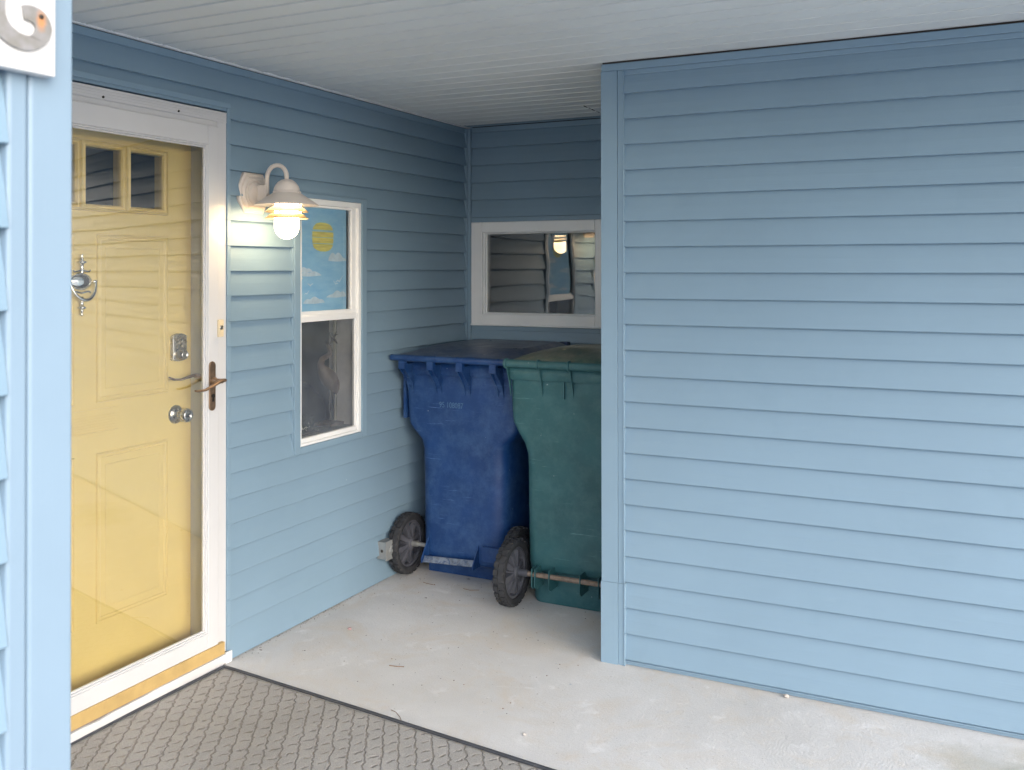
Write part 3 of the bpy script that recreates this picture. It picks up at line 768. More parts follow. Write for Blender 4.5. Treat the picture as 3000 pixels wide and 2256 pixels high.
# things inside the lower window
hr = thing('heron_statue', 'brown carved heron figure standing behind the lower window glass', 'statue', (-0.12, 3.79, 0.83))
hx = -0.115
mb = MB()
body = [(3.775, 1.204, .008), (3.790, 1.190, .013), (3.800, 1.168, .012), (3.793, 1.150, .012), (3.765, 1.142, .013), (3.735, 1.134, .014), (3.724, 1.112, .016), (3.735, 1.088, .022), (3.760, 1.062, .036), (3.790, 1.035, .042), (3.822, 1.005, .034), (3.850, 0.970, .018), (3.870, 0.935, .006)]
mb.tube([(hx, y, z) for y, z, r in body], [r for y, z, r in body], M_HERON, 14); mb.build('body', hr)
mb = MB(); mb.tube([(hx, 3.778, 1.202), (hx, 3.760, 1.220)], [0.004, 0.001], M_DARKMETAL, 6); mb.build('beak', hr)
for k, (ya, yb_) in enumerate(((3.806, 3.792), (3.826, 3.822))):
    mb = MB(); mb.tube([(hx, ya, 1.01), (hx, ya + .006, 0.965), (hx, yb_, 0.83)], 0.0032, M_DARKMETAL, 6); mb.build('leg', hr)
mb = MB(); mb.box(hx - 0.05, hx + 0.05, 3.74, 3.86, 0.8125, 0.826, M_HERON); mb.build('base', hr)
xs = thing('star_ornament', 'small dark X shaped ornament hung inside the lower window', 'ornament', (-0.04, 3.71, 1.24))
mb = MB()
for p, q in (((3.680, 1.264), (3.740, 1.212)), ((3.682, 1.210), (3.736, 1.268))):
    mb.tube([(-0.03, *p), (-0.03, (p[0] + q[0]) / 2, (p[1] + q[1]) / 2), (-0.03, *q)], [0.003, 0.0065, 0.003], M_LEAF, 8)
mb.tube([(-0.03, 3.722, 1.252), (-0.03, 3.745, 1.254)], [0.004, 0.002], M_LEAF, 6)
xo = mb.build('arms', xs)
ch = thing('sofa_back', 'dark rounded furniture back inside the lower window', 'furniture', (-0.4, 3.7, 0))
mb = MB(); prof = [(3.2, 0.97), (3.45, 0.98), (3.62, 0.99), (3.76, 1.02), (3.86, 1.00), (4.00, .90), (4.0, 0.0), (3.2, 0.0)]
mb.prism([(-0.28, y, z) for y, z in prof], (-0.3, 0, 0), M_ROOMTOP); mb.build('back_cushion', ch, 0.03)
pl = thing('plant_pot', 'low plant with tiny white flowers inside the lower window', 'plant', (-0.07, 3.52, 0.815))
mb = MB()
gm = varied("dim_leaves", (0.035, 0.05, 0.03), rough=0.7, var=0.4, nscale=40); wm = varied("tiny_white_petals", (0.6, 0.6, 0.55), rough=0.7)
rnd = random.Random(3)
for k in range(260):
    p = Vector((-0.065 + rnd.uniform(-.035, .03), 3.43 + rnd.random() ** 1.3 * 0.19, 0.815 + rnd.random() ** 1.4 * 0.085))
    a = Vector((rnd.uniform(-1, 1), rnd.uniform(-1, 1), rnd.uniform(-.3, 1))).normalized() * rnd.uniform(.008, .02); b = a.orthogonal().normalized() * .003
    mb.add([p - b, p + a, p + b], [(0, 1, 2)], gm)
mb.build('foliage', pl)
mb = MB()
for k in range(26):
    p = Vector((-0.035 + rnd.uniform(-.02, .01), 3.50 + rnd.gauss(0.0, 0.02), 0.835 + abs(rnd.gauss(0, 0.012))))
    mb.lathe([(0.0005, 0), (0.0032, 0.001), (0.0005, 0.002)], p, (1, rnd.uniform(-.5, .5), .3), wm, 6)
mb.build('flowers', pl)
mb = MB(); mb.box(-0.105, -0.03, 3.43, 3.60, 0.8122, 0.822, M_LEAF); mb.build('tray', pl)

# ------------------------------------------------------------------ back window
bw = thing('fixed_window', 'small wide white window in the shaded back wall above the bins', 'window', (0.45, YB, 1.24))
mb = MB()
def frame_y(mb, y0, y1, x0, x1, z0, z1, wl_, wr, wb, wt, m):
    mb.box(x0, x0 + wl_, y0, y1, z0, z1, m); mb.box(x1 - wr, x1, y0, y1, z0, z1, m)
    mb.box(x0 + wl_, x1 - wr, y0, y1, z0, z0 + wb, m); mb.box(x0 + wl_, x1 - wr, y0, y1, z1 - wt, z1, m)
frame_y(mb, YB - 0.016, YB + 0.02, 0.034, 0.870, 1.209, 1.862, 0.006, 0.008, 0.026, 0.026, M_TRIM); mb.build('casing', bw, 0.002)
mb = MB(); frame_y(mb, YB - 0.024, YB + 0.05, 0.0405, 0.8615, 1.2355, 1.8355, 0.072, 0.048, 0.068, 0.062, M_WHITE)
mb.box(0.0405, 0.8615, YB - 0.034, YB - 0.0245, 1.2356, 1.2462, M_WHITE)
mb.build('window_frame', bw, 0.006, bseg=3)
mb = MB(); frame_y(mb, YB - .006, YB + 0.045, 0.1130, 0.8130, 1.304, 1.773, 0.008, 0.004, 0.004, 0.004, M_WHITE)
frame_y(mb, YB + 0.008, YB + 0.045, 0.1215, 0.8085, 1.3085, 1.7685, 0.009, 0.003, 0.003, 0.003, M_WHITE); mb.build('sash', bw, 0.001)
mb = MB(); mb.add([(0.130, YB + 0.014, 1.311), (0.806, YB + 0.014, 1.311), (0.806, YB + 0.014, 1.766), (0.130, YB + 0.014, 1.766)], [(0, 1, 2, 3)], G_BACK)
mb.add([(0.130, YB + 0.032, 1.311), (0.806, YB + 0.0335, 1.311), (0.806, YB + 0.0335, 1.766), (0.130, YB + 0.032, 1.766)], [(0, 1, 2, 3)], G_BACK)
mb.build('glass_pane', bw)
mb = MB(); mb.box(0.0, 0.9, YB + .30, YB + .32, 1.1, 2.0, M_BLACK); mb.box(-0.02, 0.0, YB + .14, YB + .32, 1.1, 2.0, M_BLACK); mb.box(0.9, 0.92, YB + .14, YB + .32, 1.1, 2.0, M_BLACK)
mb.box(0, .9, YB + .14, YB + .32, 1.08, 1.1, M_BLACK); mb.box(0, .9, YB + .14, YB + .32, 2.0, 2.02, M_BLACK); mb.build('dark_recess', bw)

# ------------------------------------------------------------------ wall lamp
lp = thing('wall_lamp', 'lit white nautical wall lamp with round shade beside the door', 'lamp', (0.0, 3.10, 1.88))
LY, LX = 3.103, 0.19
mb = MB()
def octo(y, z, hy, hz, c, x): return [(x, y - hy, z - hz + c * 1.0), (x, y - hy + c * .62, z - hz), (x, y + hy - c * .62, z - hz), (x, y + hy, z - hz + c), (x, y + hy, z + hz - c), (x, y + hy - c * .62, z + hz), (x, y - hy + c * .62, z + hz), (x, y - hy, z + hz - c)]
zc = 1.878
R0 = [octo(LY, zc, 0.088, 0.084, 0.055, x) for x in (0.008,)]
rings = [octo(LY, zc, .088, .084, .052, 0.006), octo(LY, zc, .088, .084, .052, 0.018), octo(LY, zc, .080, .076, .048, 0.024), octo(LY, zc, .078, .074, .047, 0.021), octo(LY, zc, .070, .067, .043, 0.021), octo(LY, zc, .062, .06, .038, 0.028)]
mb.loft(rings, M_LAMPW, smooth=False)
mb.lathe([(0.056, 0.026), (0.056, 0.032), (0.052, 0.034), (0.050, 0.030), (0.046, 0.030), (0.042, 0.042), (0.02, 0.048), (0.0, 0.048)], (0, LY, zc), (1, 0, 0), M_LAMPW, 36)
mb.build('backplate', lp, 0.0015)
mb = MB()
mb.box(0.046, 0.092, LY - 0.011, LY + 0.011, zc - 0.030, zc + 0.032, M_LAMPW)
pts = [(0.088, LY, zc - 0.005), (0.088, LY, zc + 0.03), (0.088, LY, zc + 0.062)]
for k in range(1, 12): t = PI - PI * k / 12; pts.append((0.139 + 0.051 * math.cos(t), LY, zc + 0.062 + 0.050 * math.sin(t)))
pts += [(0.190, LY, zc + 0.062), (0.190, LY, 1.918)]
mb.tube(pts, 0.0088, M_LAMPW, 14); mb.build('gooseneck_arm', lp, 0.002)
mb = MB()
mb.lathe([(0.010, 1.931), (0.022, 1.928), (0.036, 1.918), (0.047, 1.903), (0.052, 1.890), (0.0525, 1.880), (0.055, 1.879), (0.055, 1.873)], (LX, LY, 0), (0, 0, 1), M_LAMPW, 40)
for t in (0.2, 2.3, 4.4): mb.lathe([(0.004, 0), (0.004, 0.008), (0.002, 0.010)], (LX + .054 * math.cos(t), LY + .054 * math.sin(t), 1.876), (math.cos(t), math.sin(t), 0), M_LAMPW, 10)
mb.build('dome_cap', lp)
mb = MB(); mb.lathe([(0.054, 1.875), (0.128, 1.827), (0.130, 1.824), (0.128, 1.8235), (0.053, 1.871)], (LX, LY, 0), (0, 0, 1), M_LAMPW, 48, caps=False); mb.build('lamp_shade', lp)
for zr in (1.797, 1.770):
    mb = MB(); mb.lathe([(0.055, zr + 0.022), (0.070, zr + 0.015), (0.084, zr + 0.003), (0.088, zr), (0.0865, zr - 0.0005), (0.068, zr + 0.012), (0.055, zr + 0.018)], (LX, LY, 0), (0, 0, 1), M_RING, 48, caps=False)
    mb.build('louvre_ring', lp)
for t in (0.7, 2.8, 4.9):
    mb = MB(); mb.tube([(LX + .058 * math.cos(t), LY + .058 * math.sin(t), 1.774), (LX + .058 * math.cos(t), LY + .058 * math.sin(t), 1.865)], 0.0025, M_LAMPW, 8); mb.build('spacer_rod', lp)
mb = MB(); pr = [(0.047, 1.868), (0.049, 1.76), (0.049, 1.738)]
for k in range(1, 10): t = PI / 2 * k / 9; pr.append((0.049 * math.cos(t), 1.738 - 0.051 * math.sin(t)))
mb.lathe(pr, (LX, LY, 0), (0, 0, 1), M_BULB, 32); mb.build('glass_globe', lp)

# ------------------------------------------------------------------ outlet box low on the wall
ob = thing('outlet_box', 'small grey outdoor outlet box low on the wall by the blue bin wheel', 'outlet', (0.0, 4.05, 0.16))
mb = MB(); mb.box(0.006, 0.058, 4.02, 4.10, 0.118, 0.205, M_GREYBOX); mb.build('box', ob, 0.004)
mb = MB(); mb.box(0.0585, 0.063, 4.015, 4.105, 0.113, 0.209, M_GREYBOX); mb.lathe([(0.022, 0), (0.022, 0.004), (0.019, 0.006)], (0.063, 4.066, 0.162), (1, 0, 0), M_GREYBOX, 24); mb.build('cover', ob, 0.002)
mb = MB(); mb.lathe([(0.008, 0), (0.006, 0.002)], (0.035, 4.020, 0.160), (0, -1, 0), M_DARKMETAL, 14); mb.build('knockout_plug', ob)

# ------------------------------------------------------------------ bins
def rrect(cx, hw, y0, y1, r, z, n=6, rf=None):
    rf = r if rf is None else rf
    out = []
    for (sx, yy, sy, rr, a0) in ((1, y0, 1, r, -PI / 2), (1, y1, -1, rf, 0), (-1, y1, -1, rf, PI / 2), (-1, y0, 1, r, PI)):
        ccx = cx + sx * (hw - rr); ccy = yy + sy * rr
        for k in range(n + 1):
            t = a0 + PI / 2 * k / n; out.append((ccx + rr * math.cos(t), ccy + rr * math.sin(t), z))
    return out
def lerp_sections(secs, n):
    out = []
    for a, b in zip(secs[:-1], secs[1:]):
        for k in range(n):
            t = k / n; out.append([x + (y - x) * t for x, y in zip(a, b)])
    out.append(list(secs[-1])); return out

def wheel(parent, x, y, z, r, w_, tilt=0.0):
    """axis along x; chunky treaded tyre with spoked rim"""
    t_ = MB(); seg = 72
    prof = [(r * .78, -w_ * .42), (r * .86, -w_ * .5), (r * .955, -w_ * .5), (r * .985, -w_ * .30), (r * .99, 0), (r * .985, w_ * .30), (r * .955, w_ * .5), (r * .86, w_ * .5), (r * .78, w_ * .42)]
    A = [(x + h, rr) for rr, h in prof]
    rings = [[(px, y + rr * math.cos(2 * PI * j / seg), z + rr * math.sin(2 * PI * j / seg)) for j in range(seg)] for px, rr in A]
    t_.loft(rings, M_RUBBER, True, False, False)
    # inner surface of tyre
    t_.loft([[(px, y + rr * math.cos(2 * PI * j / seg), z + rr * math.sin(2 * PI * j / seg)) for j in range(seg)] for px, rr in (A[0], A[-1])], M_RUBBER, True, False, False)
    nb = 26
    for k in range(nb):
        for side in (-1, 1):
            a = 2 * PI * (k + (0.5 if side > 0 else 0)) / nb; da = PI / nb * 0.62
            q = []
            for aa in (a - da, a + da):
                for (rr, hh) in ((r * .90, side * w_ * .515), (r * 1.02, side * w_ * .46), (r * 1.035, side * w_ * .06), (r * .97, side * w_ * .05)):
                    q.append((x + hh, y + rr * math.cos(aa), z + rr * math.sin(aa)))
            t_.add(q, [(0, 1, 2, 3), (7, 6, 5, 4), (0, 4, 5, 1), (1, 5, 6, 2), (2, 6, 7, 3), (3, 7, 4, 0)], M_RUBBER)
    wt = t_.build('wheel', parent)
    s_ = MB()
    s_.lathe([(r * .80, -w_ * .28), (r * .80, w_ * .28), (r * .70, w_ * .30), (r * .67, 0), (r * .70, -w_ * .30), (r * .80, -w_ * .28)], (x, y, z), (1, 0, 0), M_WHEEL, 48, caps=False)
    s_.lathe([(r * .2, -w_ * .55), (r * .2, w_ * .55), (r * .12, w_ * .6)], (x, y, z), (1, 0, 0), M_WHEEL, 24)
    for k in range(8):
        a = 2 * PI * k / 8 + .2
        c_, sn = math.cos(a), math.sin(a); px, pz = -sn, c_
        q = []
        for rr, hw_, hh in ((r * .16, r * .055, w_ * .42), (r * .72, r * .115, w_ * .14)):
            for sg in (-1, 1):
                for hs_ in (-1, 1): q.append((x + hs_ * hh, y + rr * c_ + sg * hw_ * px, z + rr * sn + sg * hw_ * pz))
        s_.add(q, [(0, 1, 3, 2), (4, 6, 7, 5), (0, 4, 5, 1), (2, 3, 7, 6), (0, 2, 6, 4), (1, 5, 7, 3)], M_WHEEL)
    s_.build('rim', wt, 0.002)
    return wt

# blue bin
B = thing('wheeled_bin', 'blue wheeled bin with number stamp, against the left wall', 'bin', (0.375, 4.55, 0), 'wheeled bins in the alcove')
cx, y0 = 0.385, 4.20
secs = [(0.085, .215, 4.225, 4.74, .05), (0.100, .226, 4.206, 4.76, .06), (0.14, .236, y0 + .001, 4.78, .07), (0.30, .240, y0, 4.80, .075), (0.55, .242, y0 - .002, 4.83, .075),
        (0.655, .243, y0 - .003, 4.85, .07), (0.695, .252, y0 - .003, 4.86, .065), (0.735, .285, y0 - .004, 4.87, .05), (0.770, .311, y0 - .004, 4.88, .04), (0.82, .317, y0 - .004, 4.89, .035), (1.035, .326, y0 - .004, 4.91, .032)]
mb = MB(); S = lerp_sections(secs, 3)
mb.loft([rrect(cx, s[1], s[2], s[3], s[4], s[0]) for s in S], M_BINB)
mb.loft([rrect(cx, .334, y0 - .016, 4.92, .03, 1.030), rrect(cx, .338, y0 - .018, 4.925, .03, 1.034), rrect(cx, .338, y0 - .018, 4.925, .03, 1.090), rrect(cx, .330, y0 - .010, 4.92, .03, 1.094)], M_BINB)
mb.box(0.14, 0.62, 4.300, 4.70, 0.002, 0.095, M_BINB)
mb.box(0.046, 0.062, y0 + .002, 4.5, 0.80, 1.03, M_BINB)
mb.build('body', B, 0.0)
mb = MB(); mb.tube([(0.032, 4.112, 1.118), (0.24, 4.112, 1.1165), (0.46, 4.112, 1.116), (0.700, 4.112, 1.115)], 0.0155, M_BINB, 16)
for xx in (0.29, 0.415, 0.64): mb.lathe([(0.0175, -.002), (0.0175, .002)], (xx, 4.112, 1.1165), (1, 0, 0), M_BINB, 16)
mb.build('handle_bar', B, 0.001)
for xx in (0.098, 0.262, 0.428, 0.612):
    mb = MB()
    mb.box(xx - 0.018, xx + 0.018, 4.100, 4.128, 1.062, 1.105, M_BINB)
    for sx in (-1, 1):
        px = xx + sx * 0.014
        mb.prism([(px - .003, 4.108, 1.085), (px - .003, 4.108, 1.060), (px - .003, 4.140, 1.028), (px - .003, 4.175, 0.990), (px - .003, 4.198, 0.925), (px - .003, 4.198, 1.085)], (0.006, 0, 0), M_BINB)
    mb.prism([(xx - .014, 4.120, 1.068), (xx - .014, 4.150, 1.030), (xx - .014, 4.198, 0.96), (xx - .014, 4.198, 0.966), (xx - .014, 4.150, 1.036), (xx - .014, 4.120, 1.074)], (0.028, 0, 0), M_BINB)
    mb.build('hinge_bracket', B, 0.0015)
# lid: hinge edge, flat brim, raised panel
mb = MB()
lid = [(0.0, .338, 4.130, 4.935, .02, 1.098), (0, .343, 4.125, 4.942, .025, 1.104), (0, .343, 4.125, 4.942, .025, 1.128), (0, .330, 4.140, 4.930, .03, 1.133), (0, .305, 4.205, 4.90, .05, 1.140), (0, .268, 4.330, 4.87, .06, 1.163), (0, .255, 4.360, 4.86, .06, 1.165)]
rings = [rrect(cx, s[1], s[2], s[3], s[4], s[5]) for s in lid]
mb.loft(rings, M_BINBL)
mb.build('lid', B, 0.0)
mb = MB(); mb.box(0.615, 0.665, 4.9, 4.945, 1.134, 1.160, M_BINBL); mb.build('lid_grip', B, .003)
wheel(B, 0.062, 4.217, 0.155, 0.150, 0.052); wheel(B, 0.690, 4.217, 0.155, 0.150, 0.052)
mb = MB(); mb.tube([(0.088, 4.217, 0.157), (0.665, 4.217, 0.157)], 0.011, M_AXLEG, 14); mb.tube([(0.085, 4.217, 0.157), (0.125, 4.217, 0.157)], 0.015, M_AXLEG, 14); mb.build('axle', B)
mb = MB()     # foot step with scuffed tread
mb.prism([(0.195, 4.165, 0.122), (0.480, 4.165, 0.134), (0.480, 4.143, 0.108), (0.195, 4.143, 0.096)], (0, 0.004, -0.004), M_SCUFF)
for xx in (0.189, 0.480): mb.prism([(xx, 4.138, 0.090), (xx, 4.138, 0.114), (xx, 4.205, 0.205), (xx, 4.30, 0.205), (xx, 4.30, 0.090)], (0.006, 0, 0), M_BINB)
mb.box(0.189, 0.486, 4.170, 4.30, 0.104, 0.112, M_BINB)
mb.box(0.51, 0.62, 4.185, 4.26, 0.125, 0.200, M_BINB)
mb.build('foot_step', B, 0.002)
# stamped number
fc = bpy.data.curves.new('number_stamp', 'FONT'); fc.body = "95 108087"; fc.size = 0.040; fc.extrude = 0.0008; fc.space_character = 1.0
fo = bpy.data.objects.new('tmp', fc); scene.collection.objects.link(fo)
dg = bpy.context.evaluated_depsgraph_get(); me = bpy.data.meshes.new_from_object(fo.evaluated_get(dg)); me.name = 'number_stamp'
bpy.data.objects.remove(fo)
w_ = max(v.co.x for v in me.vertices) - min(v.co.x for v in me.vertices); k = 0.137 / w_
me.transform(Matrix.Translation((0.262, y0 - .0045, 0.868)) @ Matrix.Rotation(PI / 2, 4, 'X') @ Matrix.Diagonal((k, k * 1.25, 1, 1)))
me.materials.clear(); me.materials.append(M_LETTER)
no = bpy.data.objects.new('number_stamp', me); scene.collection.objects.link(no); no.parent = B; no.matrix_parent_inverse = B.matrix_world.inverted()

# green bin
G = thing('wheeled_bin', 'green wheeled bin with domed lid, half hidden by the corner post', 'bin', (1.03, 4.4, 0), 'wheeled bins in the alcove')
cx, y0 = 1.045, 4.075
secs = [(0.150, .232, 4.110, 4.56, .05), (0.162, .240, 4.085, 4.57, .055), (0.20, .243, y0, 4.58, .06), (0.35, .246, y0 - .003, 4.60, .065), (0.62, .248, y0 - .006, 4.63, .065),
        (0.695, .250, y0 - .006, 4.64, .065), (0.745, .265, y0 - .007, 4.65, .06), (0.800, .296, y0 - .008, 4.66, .05), (0.845, .318, y0 - .008, 4.67, .045), (0.90, .322, y0 - .008, 4.68, .04), (1.05, .324, y0 - .008, 4.70, .035)]
mb = MB(); S = lerp_sections(secs, 3)
mb.loft([rrect(cx, s[1], s[2], s[3], s[4], s[0]) for s in S], M_BING)
mb.loft([rrect(cx, .330, y0 - .020, 4.71, .03, 1.046), rrect(cx, .334, y0 - .024, 4.715, .03, 1.050), rrect(cx, .334, y0 - .028, 4.715, .03, 1.108), rrect(cx, .326, y0 - .018, 4.71, .03, 1.112)], M_BING)
mb.loft([rrect(cx, .228, 4.122, 4.54, .05, 0.001), rrect(cx, .233, 4.118, 4.55, .05, 0.012), rrect(cx, .235, 4.115, 4.55, .05, 0.160)], M_BING)
mb.box(1.000, 1.006, y0 - .022, y0 - .004, 0.968, 1.048, M_BING)
mb.build('body', G)
mb = MB(); mb.tube([(0.712, 4.032, 1.124), (1.365, 4.032, 1.122)], 0.0185, M_BING, 18)
for xx in (0.722, 0.886, 1.040, 1.208):
    mb.lathe([(0.0215, -.006), (0.0245, -.004), (0.0245, .004), (0.0215, .006)], (xx, 4.032, 1.123), (1, 0, 0), M_BING, 20)
mb.build('handle_bar', G, 0.001)
for xx in (0.728, 0.892, 1.046, 1.214):
    mb = MB(); mb.prism([(xx - .002, 4.020, 1.108), (xx - .002, 4.045, 1.045), (xx - .002, 4.069, 0.965), (xx - .002, 4.069, 1.108)], (0.005, 0, 0), M_BING); mb.build('hinge_bracket', G, 0.001)
mb = MB(); nx, ny = 40, 40; vs = []; fs = []
hw = 0.332; ya, yb_ = 4.045, 4.72
for j in range(ny + 1):
    for i in range(nx + 1):
        u, v_ = i / nx * 2 - 1, j / ny * 2 - 1
        d = (1 - abs(u) ** 2.6) * (1 - abs(v_) ** 3.0)
        zz = 1.128 + 0.062 * d ** 0.62 + 0.004 * noise.noise(Vector((u * 2.2, v_ * 2.2, 4))) * d
        if u > 0.1: zz += 0.006 * max(0, 1 - abs(v_ - .1) * 2.5) * max(0, 1 - abs(u - .42) * 4)
        vs.append((cx + hw * u, ya + (yb_ - ya) * (v_ + 1) / 2, zz))
for j in range(ny):
    for i in range(nx): o = j * (nx + 1) + i; fs.append((o, o + 1, o + nx + 2, o + nx + 1))
mb.add(vs, fs, M_BINGL, True)
mb.loft([rrect(cx, hw, ya, yb_, .004, 1.1125, n=2), rrect(cx, hw, ya, yb_, .004, 1.129, n=2)], M_BINGL, False)
mb.build('lid', G)
wheel(G, 0.755, 4.027, 0.155, 0.150, 0.055); wheel(G, 1.322, 4.027, 0.155, 0.150, 0.055)
mb = MB(); mb.tube([(0.78, 4.030, 0.157), (1.30, 4.030, 0.157)], 0.0115, M_AXLE, 14); mb.tube([(0.778, 4.030, 0.157), (0.835, 4.030, 0.157)], 0.016, M_WHEEL, 14); mb.build('axle', G)
for xx in (0.858, 0.874, 0.944, 1.096, 1.185, 1.215):
    mb = MB(); mb.prism([(xx, 4.012, 0.188), (xx, 4.010, 0.105), (xx, 4.030, 0.090), (xx, 4.118, 0.090), (xx, 4.118, 0.175), (xx, 4.10, 0.19)], (0.004, 0, 0), M_BING); mb.build('axle_bracket', G, 0.001)

# ------------------------------------------------------------------ number sign on the near post
sg = thing('number_sign', 'white board with a grey metal numeral on the near post', 'sign', (NX, .78, 1.9))
mb = MB(); mb.box(NX + 0.0205, NX + 0.040, 0.655, 0.829, 1.808, 2.01, M_SIGNW); mb.build('board', sg, 0.0015)
SC = 1 / 1.0
NUM_O = [(0.7931, 1.8914), (0.7992, 1.8935), (0.8081, 1.8939), (0.8185, 1.8921), (0.8256, 1.8876), (0.8313, 1.8808), (0.8345, 1.8709), (0.8334, 1.8632), (0.8299, 1.855), (0.8235, 1.848), (0.8151, 1.842), (0.8048, 1.8377), (0.7946, 1.8363), (0.7846, 1.837), (0.7747, 1.8397), (0.7649, 1.8448), (0.7572, 1.8514), (0.7528, 1.8616), (0.7508, 1.8729), (0.7508, 1.8875), (0.7527, 1.8997), (0.7571, 1.9115), (0.766, 1.9234), (0.7777, 1.9314)]
NUM_I = [(0.7959, 1.8745), (0.802, 1.8744), (0.8075, 1.8729), (0.8109, 1.8694), (0.8116, 1.8658), (0.8096, 1.8611), (0.8061, 1.8573), (0.8034, 1.8558), (0.7966, 1.8555), (0.7879, 1.8569), (0.7779, 1.8625), (0.7726, 1.8685), (0.77, 1.8756), (0.7694, 1.885), (0.77, 1.8923), (0.7713, 1.9016), (0.7745, 1.9102), (0.7797, 1.9158)]
def resample(P, n):
    P = [(a * .984, 1.568 + (b - 1.568) * .984) for a, b in P]
    d = [0]
    for a, b in zip(P[:-1], P[1:]): d.append(d[-1] + math.dist(a, b))
    out = []
    for k in range(n):
        t = d[-1] * k / (n - 1); i = 0
        while i < len(d) - 2 and d[i + 1] < t: i += 1
        f = (t - d[i]) / (d[i + 1] - d[i]); out.append((P[i][0] + (P[i + 1][0] - P[i][0]) * f, P[i][1] + (P[i + 1][1] - P[i][1]) * f))
    return out
o_, i_ = resample(NUM_O, 60), resample(NUM_I, 60)
x0, x1 = NX + 0.0402, NX + 0.0440
vs = []; fs = []
for a, b in zip(o_, i_): vs += [(x0, *a), (x1, *a), (x1, *b), (x0, *b)]
for k in range(59):
    for j in range(4): fs.append((k * 4 + j, k * 4 + (j + 1) % 4, k * 4 + 4 + (j + 1) % 4, k * 4 + 4 + j))
fs += [(0, 1, 2, 3), (59 * 4 + 3, 59 * 4 + 2, 59 * 4 + 1, 59 * 4)]
def rustnum():
    s = N("grey_numeral_rust"); v = s.coord()
    n1 = s.ramp(s.noise(v, 60, 5), [(0.3, (0.20, 0.195, 0.18)), (0.7, (0.27, 0.27, 0.28))])
    g_ = s.new('ShaderNodeVectorMath', operation='DISTANCE'); tc = s.new('ShaderNodeTexCoord'); mp = s.new('ShaderNodeMapping')
    mp.inputs['Scale'].default_value = (1, 1.3, 0.72); s.link(tc.outputs['Object'], mp.inputs[0])
    s.link(mp.outputs[0], g_.inputs[0]); g_.inputs[1].default_value = ((NX + 0.044), 0.8054 * 1.3, 1.873 * 0.72)
    dd = s.math('ADD', g_.outputs['Value'], s.math('MULTIPLY', s.math('SUBTRACT', s.noise(v, 160, 3), 0.5), 0.006))
    f = s.ramp(dd, [(0.004, 0.95), (0.0105, 0.0)])
    c = s.mix(f, n1, (0.50, 0.24, 0.10)); s.link(c, s.p.inputs['Base Color']); s.p.inputs['Roughness'].default_value = 0.6
    s.p.inputs['Metallic'].default_value = 0.1
    return s.m
mb = MB(); mb.add(vs, fs, rustnum()); mb.build('numeral', sg, 0.0008)
mb = MB(); mb.lathe([(0.0028, 0), (0.0028, 0.0015), (0.001, 0.002)], (NX + 0.0442, 0.8047, 1.8777), (1, 0, 0), M_DARKMETAL, 12); mb.build('screw', sg); mb = MB()
mb.lathe([(0.0026, 0), (0.0022, 0.0008)], (NX + 0.0402, 0.8118, 1.822), (1, 0, 0), varied("filled_screw", (0.6, 0.52, 0.47), rough=.6), 12)
mb.build('screw', sg)

# ------------------------------------------------------------------ doormat
dm = thing('doormat', 'large grey ribbed diamond pattern doormat with black rubber edge', 'doormat', (0.9, 2.2, 0))
A_ = Vector((0.047, 2.902, 0)); Bp = Vector((2.03, 2.700, 0)); D_ = Vector((0.005, 1.35, 0)); C_ = Vector((1.95, 1.2, 0))
def quad_in(k):
    c_ = (A_ + Bp + C_ + D_) / 4
    out = []
    pts = [A_, Bp, C_, D_]
    for i in range(4):
        p, a, b = pts[i], (pts[(i + 1) % 4] - pts[i]).normalized(), (pts[i - 1] - pts[i]).normalized()
        out.append(p + (a + b) * k)
    return out
mb = MB()
q0, q1 = quad_in(0.006), quad_in(0.022)
mb.add([(p.x, p.y, 0.0008) for p in q0] + [(p.x, p.y, 0.0045) for p in q1], [(0, 1, 5, 4), (1, 2, 6, 5), (2, 3, 7, 6), (3, 0, 4, 7), (4, 5, 6, 7)], M_MAT)
mb.build('carpet', dm)
mb = MB(); pts = [A_, Bp, C_, D_]
n = 40
for i in range(4):
    a, b = pts[i], pts[(i + 1) % 4]; P = []
    for k in range(n + 1):
        t = k / n; p = a.lerp(b, t); nrm = Vector((-(b - a).y, (b - a).x, 0)).normalized()
        p = p + nrm * (0.0015 * math.sin(t * 6 + i) + 0.001 * noise.noise(Vector((t * 9, i, 0))))
        if k in (0, n): p = a if k == 0 else b
        P.append((p.x, p.y, 0.0052))
    mb.tube(P, 0.0078, M_MATEDGE, 10, flat=0.62)
mb.build('rubber_edge', dm)

# ------------------------------------------------------------------ litter on the floor
def stone(x, y, s, m, label, seed):
    b = MB(); rg = random.Random(seed); n = 7; rings = []
    for j in range(5):
        ph = -PI / 2 + PI * (j + .5) / 5
        rings.append([(x + s * math.cos(ph) * math.cos(2 * PI * i / n) * rg.uniform(.8, 1.2), y + s * .8 * math.cos(ph) * math.sin(2 * PI * i / n) * rg.uniform(.8, 1.2), s * .55 + s * .55 * math.sin(ph)) for i in range(n)])
    b.loft(rings, m, False); return tag(b.build('pebble'), label, 'pebble')
stone(0.255, 3.444, 0.010, M_PINK, 'tiny pink stone lying on bare concrete by the left wall', 2)
stone(2.078, 3.600, 0.012, M_PEBBLE, 'pale square chip of stone at the foot of the right wall', 5)
stone(1.342, 2.925, 0.008, M_PEBBLE, 'small pale pebble in the open floor right of the mat', 8)
def twig(pts, r, label, m=M_TWIG):
    b = MB(); b.tube([(x, y, r + .0005) for x, y in pts], r, m, 6); return tag(b.build('twig'), label, 'twig')
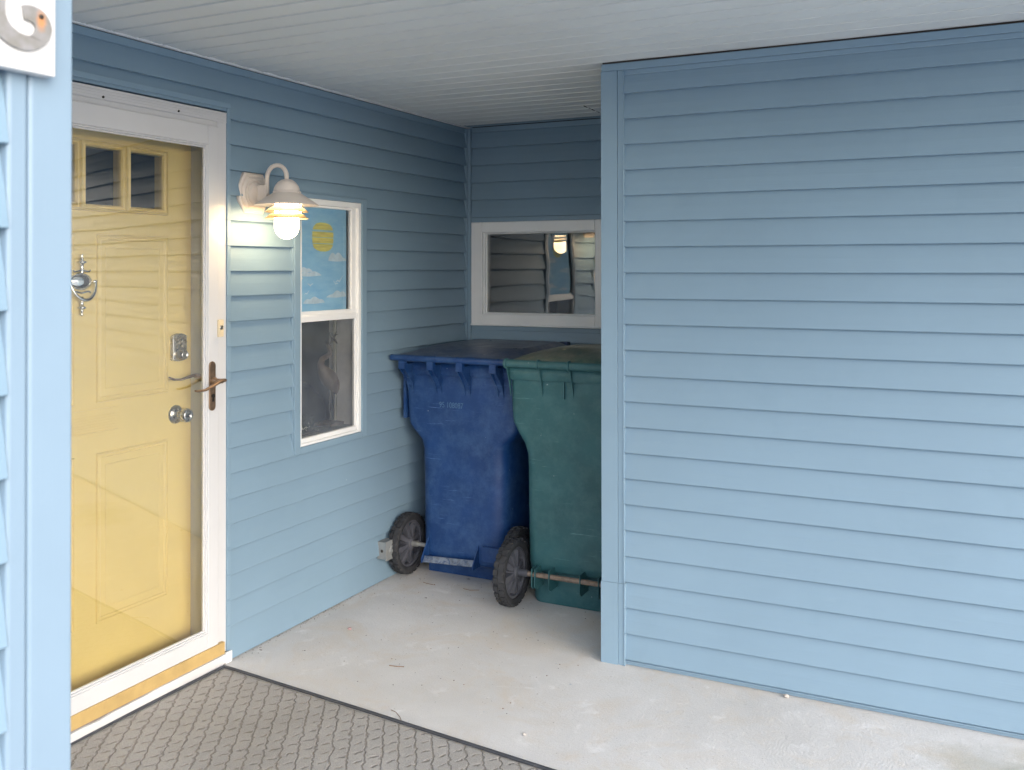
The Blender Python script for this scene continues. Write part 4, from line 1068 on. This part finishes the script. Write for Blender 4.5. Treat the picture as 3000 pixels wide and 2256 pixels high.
twig([(0.837, 2.883), (0.862, 2.876), (0.893, 2.853), (0.918, 2.826)], 0.0011, 'thin curved straw lying beside the mat edge')
twig([(0.213, 4.121), (0.245, 4.112), (0.289, 4.111)], 0.0014, 'thin dark twig lying nearest the blue bin wheel')
twig([(0.44, 4.125), (0.48, 4.118), (0.52, 4.140)], 0.0014, 'thin brown twig lying left of the green bin wheel')
twig([(0.62, 3.20), (0.65, 3.205), (0.68, 3.215)], 0.0016, 'short reddish twig lying on the middle of the floor')
def leafbits(pts, label, s=0.012, seed=1):
    b = MB(); rg = random.Random(seed)
    for x, y in pts:
        a = rg.uniform(0, PI); q = []
        for k in range(6):
            t = 2 * PI * k / 6 + a; q.append((x + s * rg.uniform(.4, 1) * math.cos(t), y + s * rg.uniform(.2, .6) * math.sin(t), 0.001 + rg.random() * .002))
        b.prism(q, (0, 0, 0.0006), M_LEAF)
    return tag(b.build('dead_leaf'), label, 'leaf')
leafbits([(0.393, 4.262)], 'small dark dead leaf under the blue bin step', 0.013, 1)
leafbits([(0.345, 3.93)], 'grey leaf scrap on the floor before the blue bin', 0.009, 2)
leafbits([(0.06, 3.10)], 'dark leaf scrap at the wall foot below the lamp', 0.009, 3)
rg = random.Random(12)
gm_ = MB()
for k in range(150):
    x = rg.uniform(0.05, 1.3); y = rg.uniform(3.0, 4.3) if rg.random() < .7 else 4.2 - abs(rg.gauss(0, .12))
    s = rg.uniform(0.0012, 0.0035)
    gm_.lathe([(0.0001, 0), (s, s * .3), (0.0001, s * .8)], (x, y, 0.0002), (0, 0, 1), M_LEAF if rg.random() < .6 else M_TWIG, 5)
for k in range(90):
    y = rg.uniform(3.0, 4.0)
    s = rg.uniform(0.001, 0.003); gm_.lathe([(0.0001, 0), (s, s * .3), (0.0001, s * .8)], (0.015 + abs(rg.gauss(0, .02)), y, 0.0002), (0, 0, 1), M_LEAF, 5)
gr = gm_.build('floor_grit'); gr['kind'] = 'stuff'; gr['label'] = 'fine dark grit scattered over the concrete'; gr['category'] = 'grit'
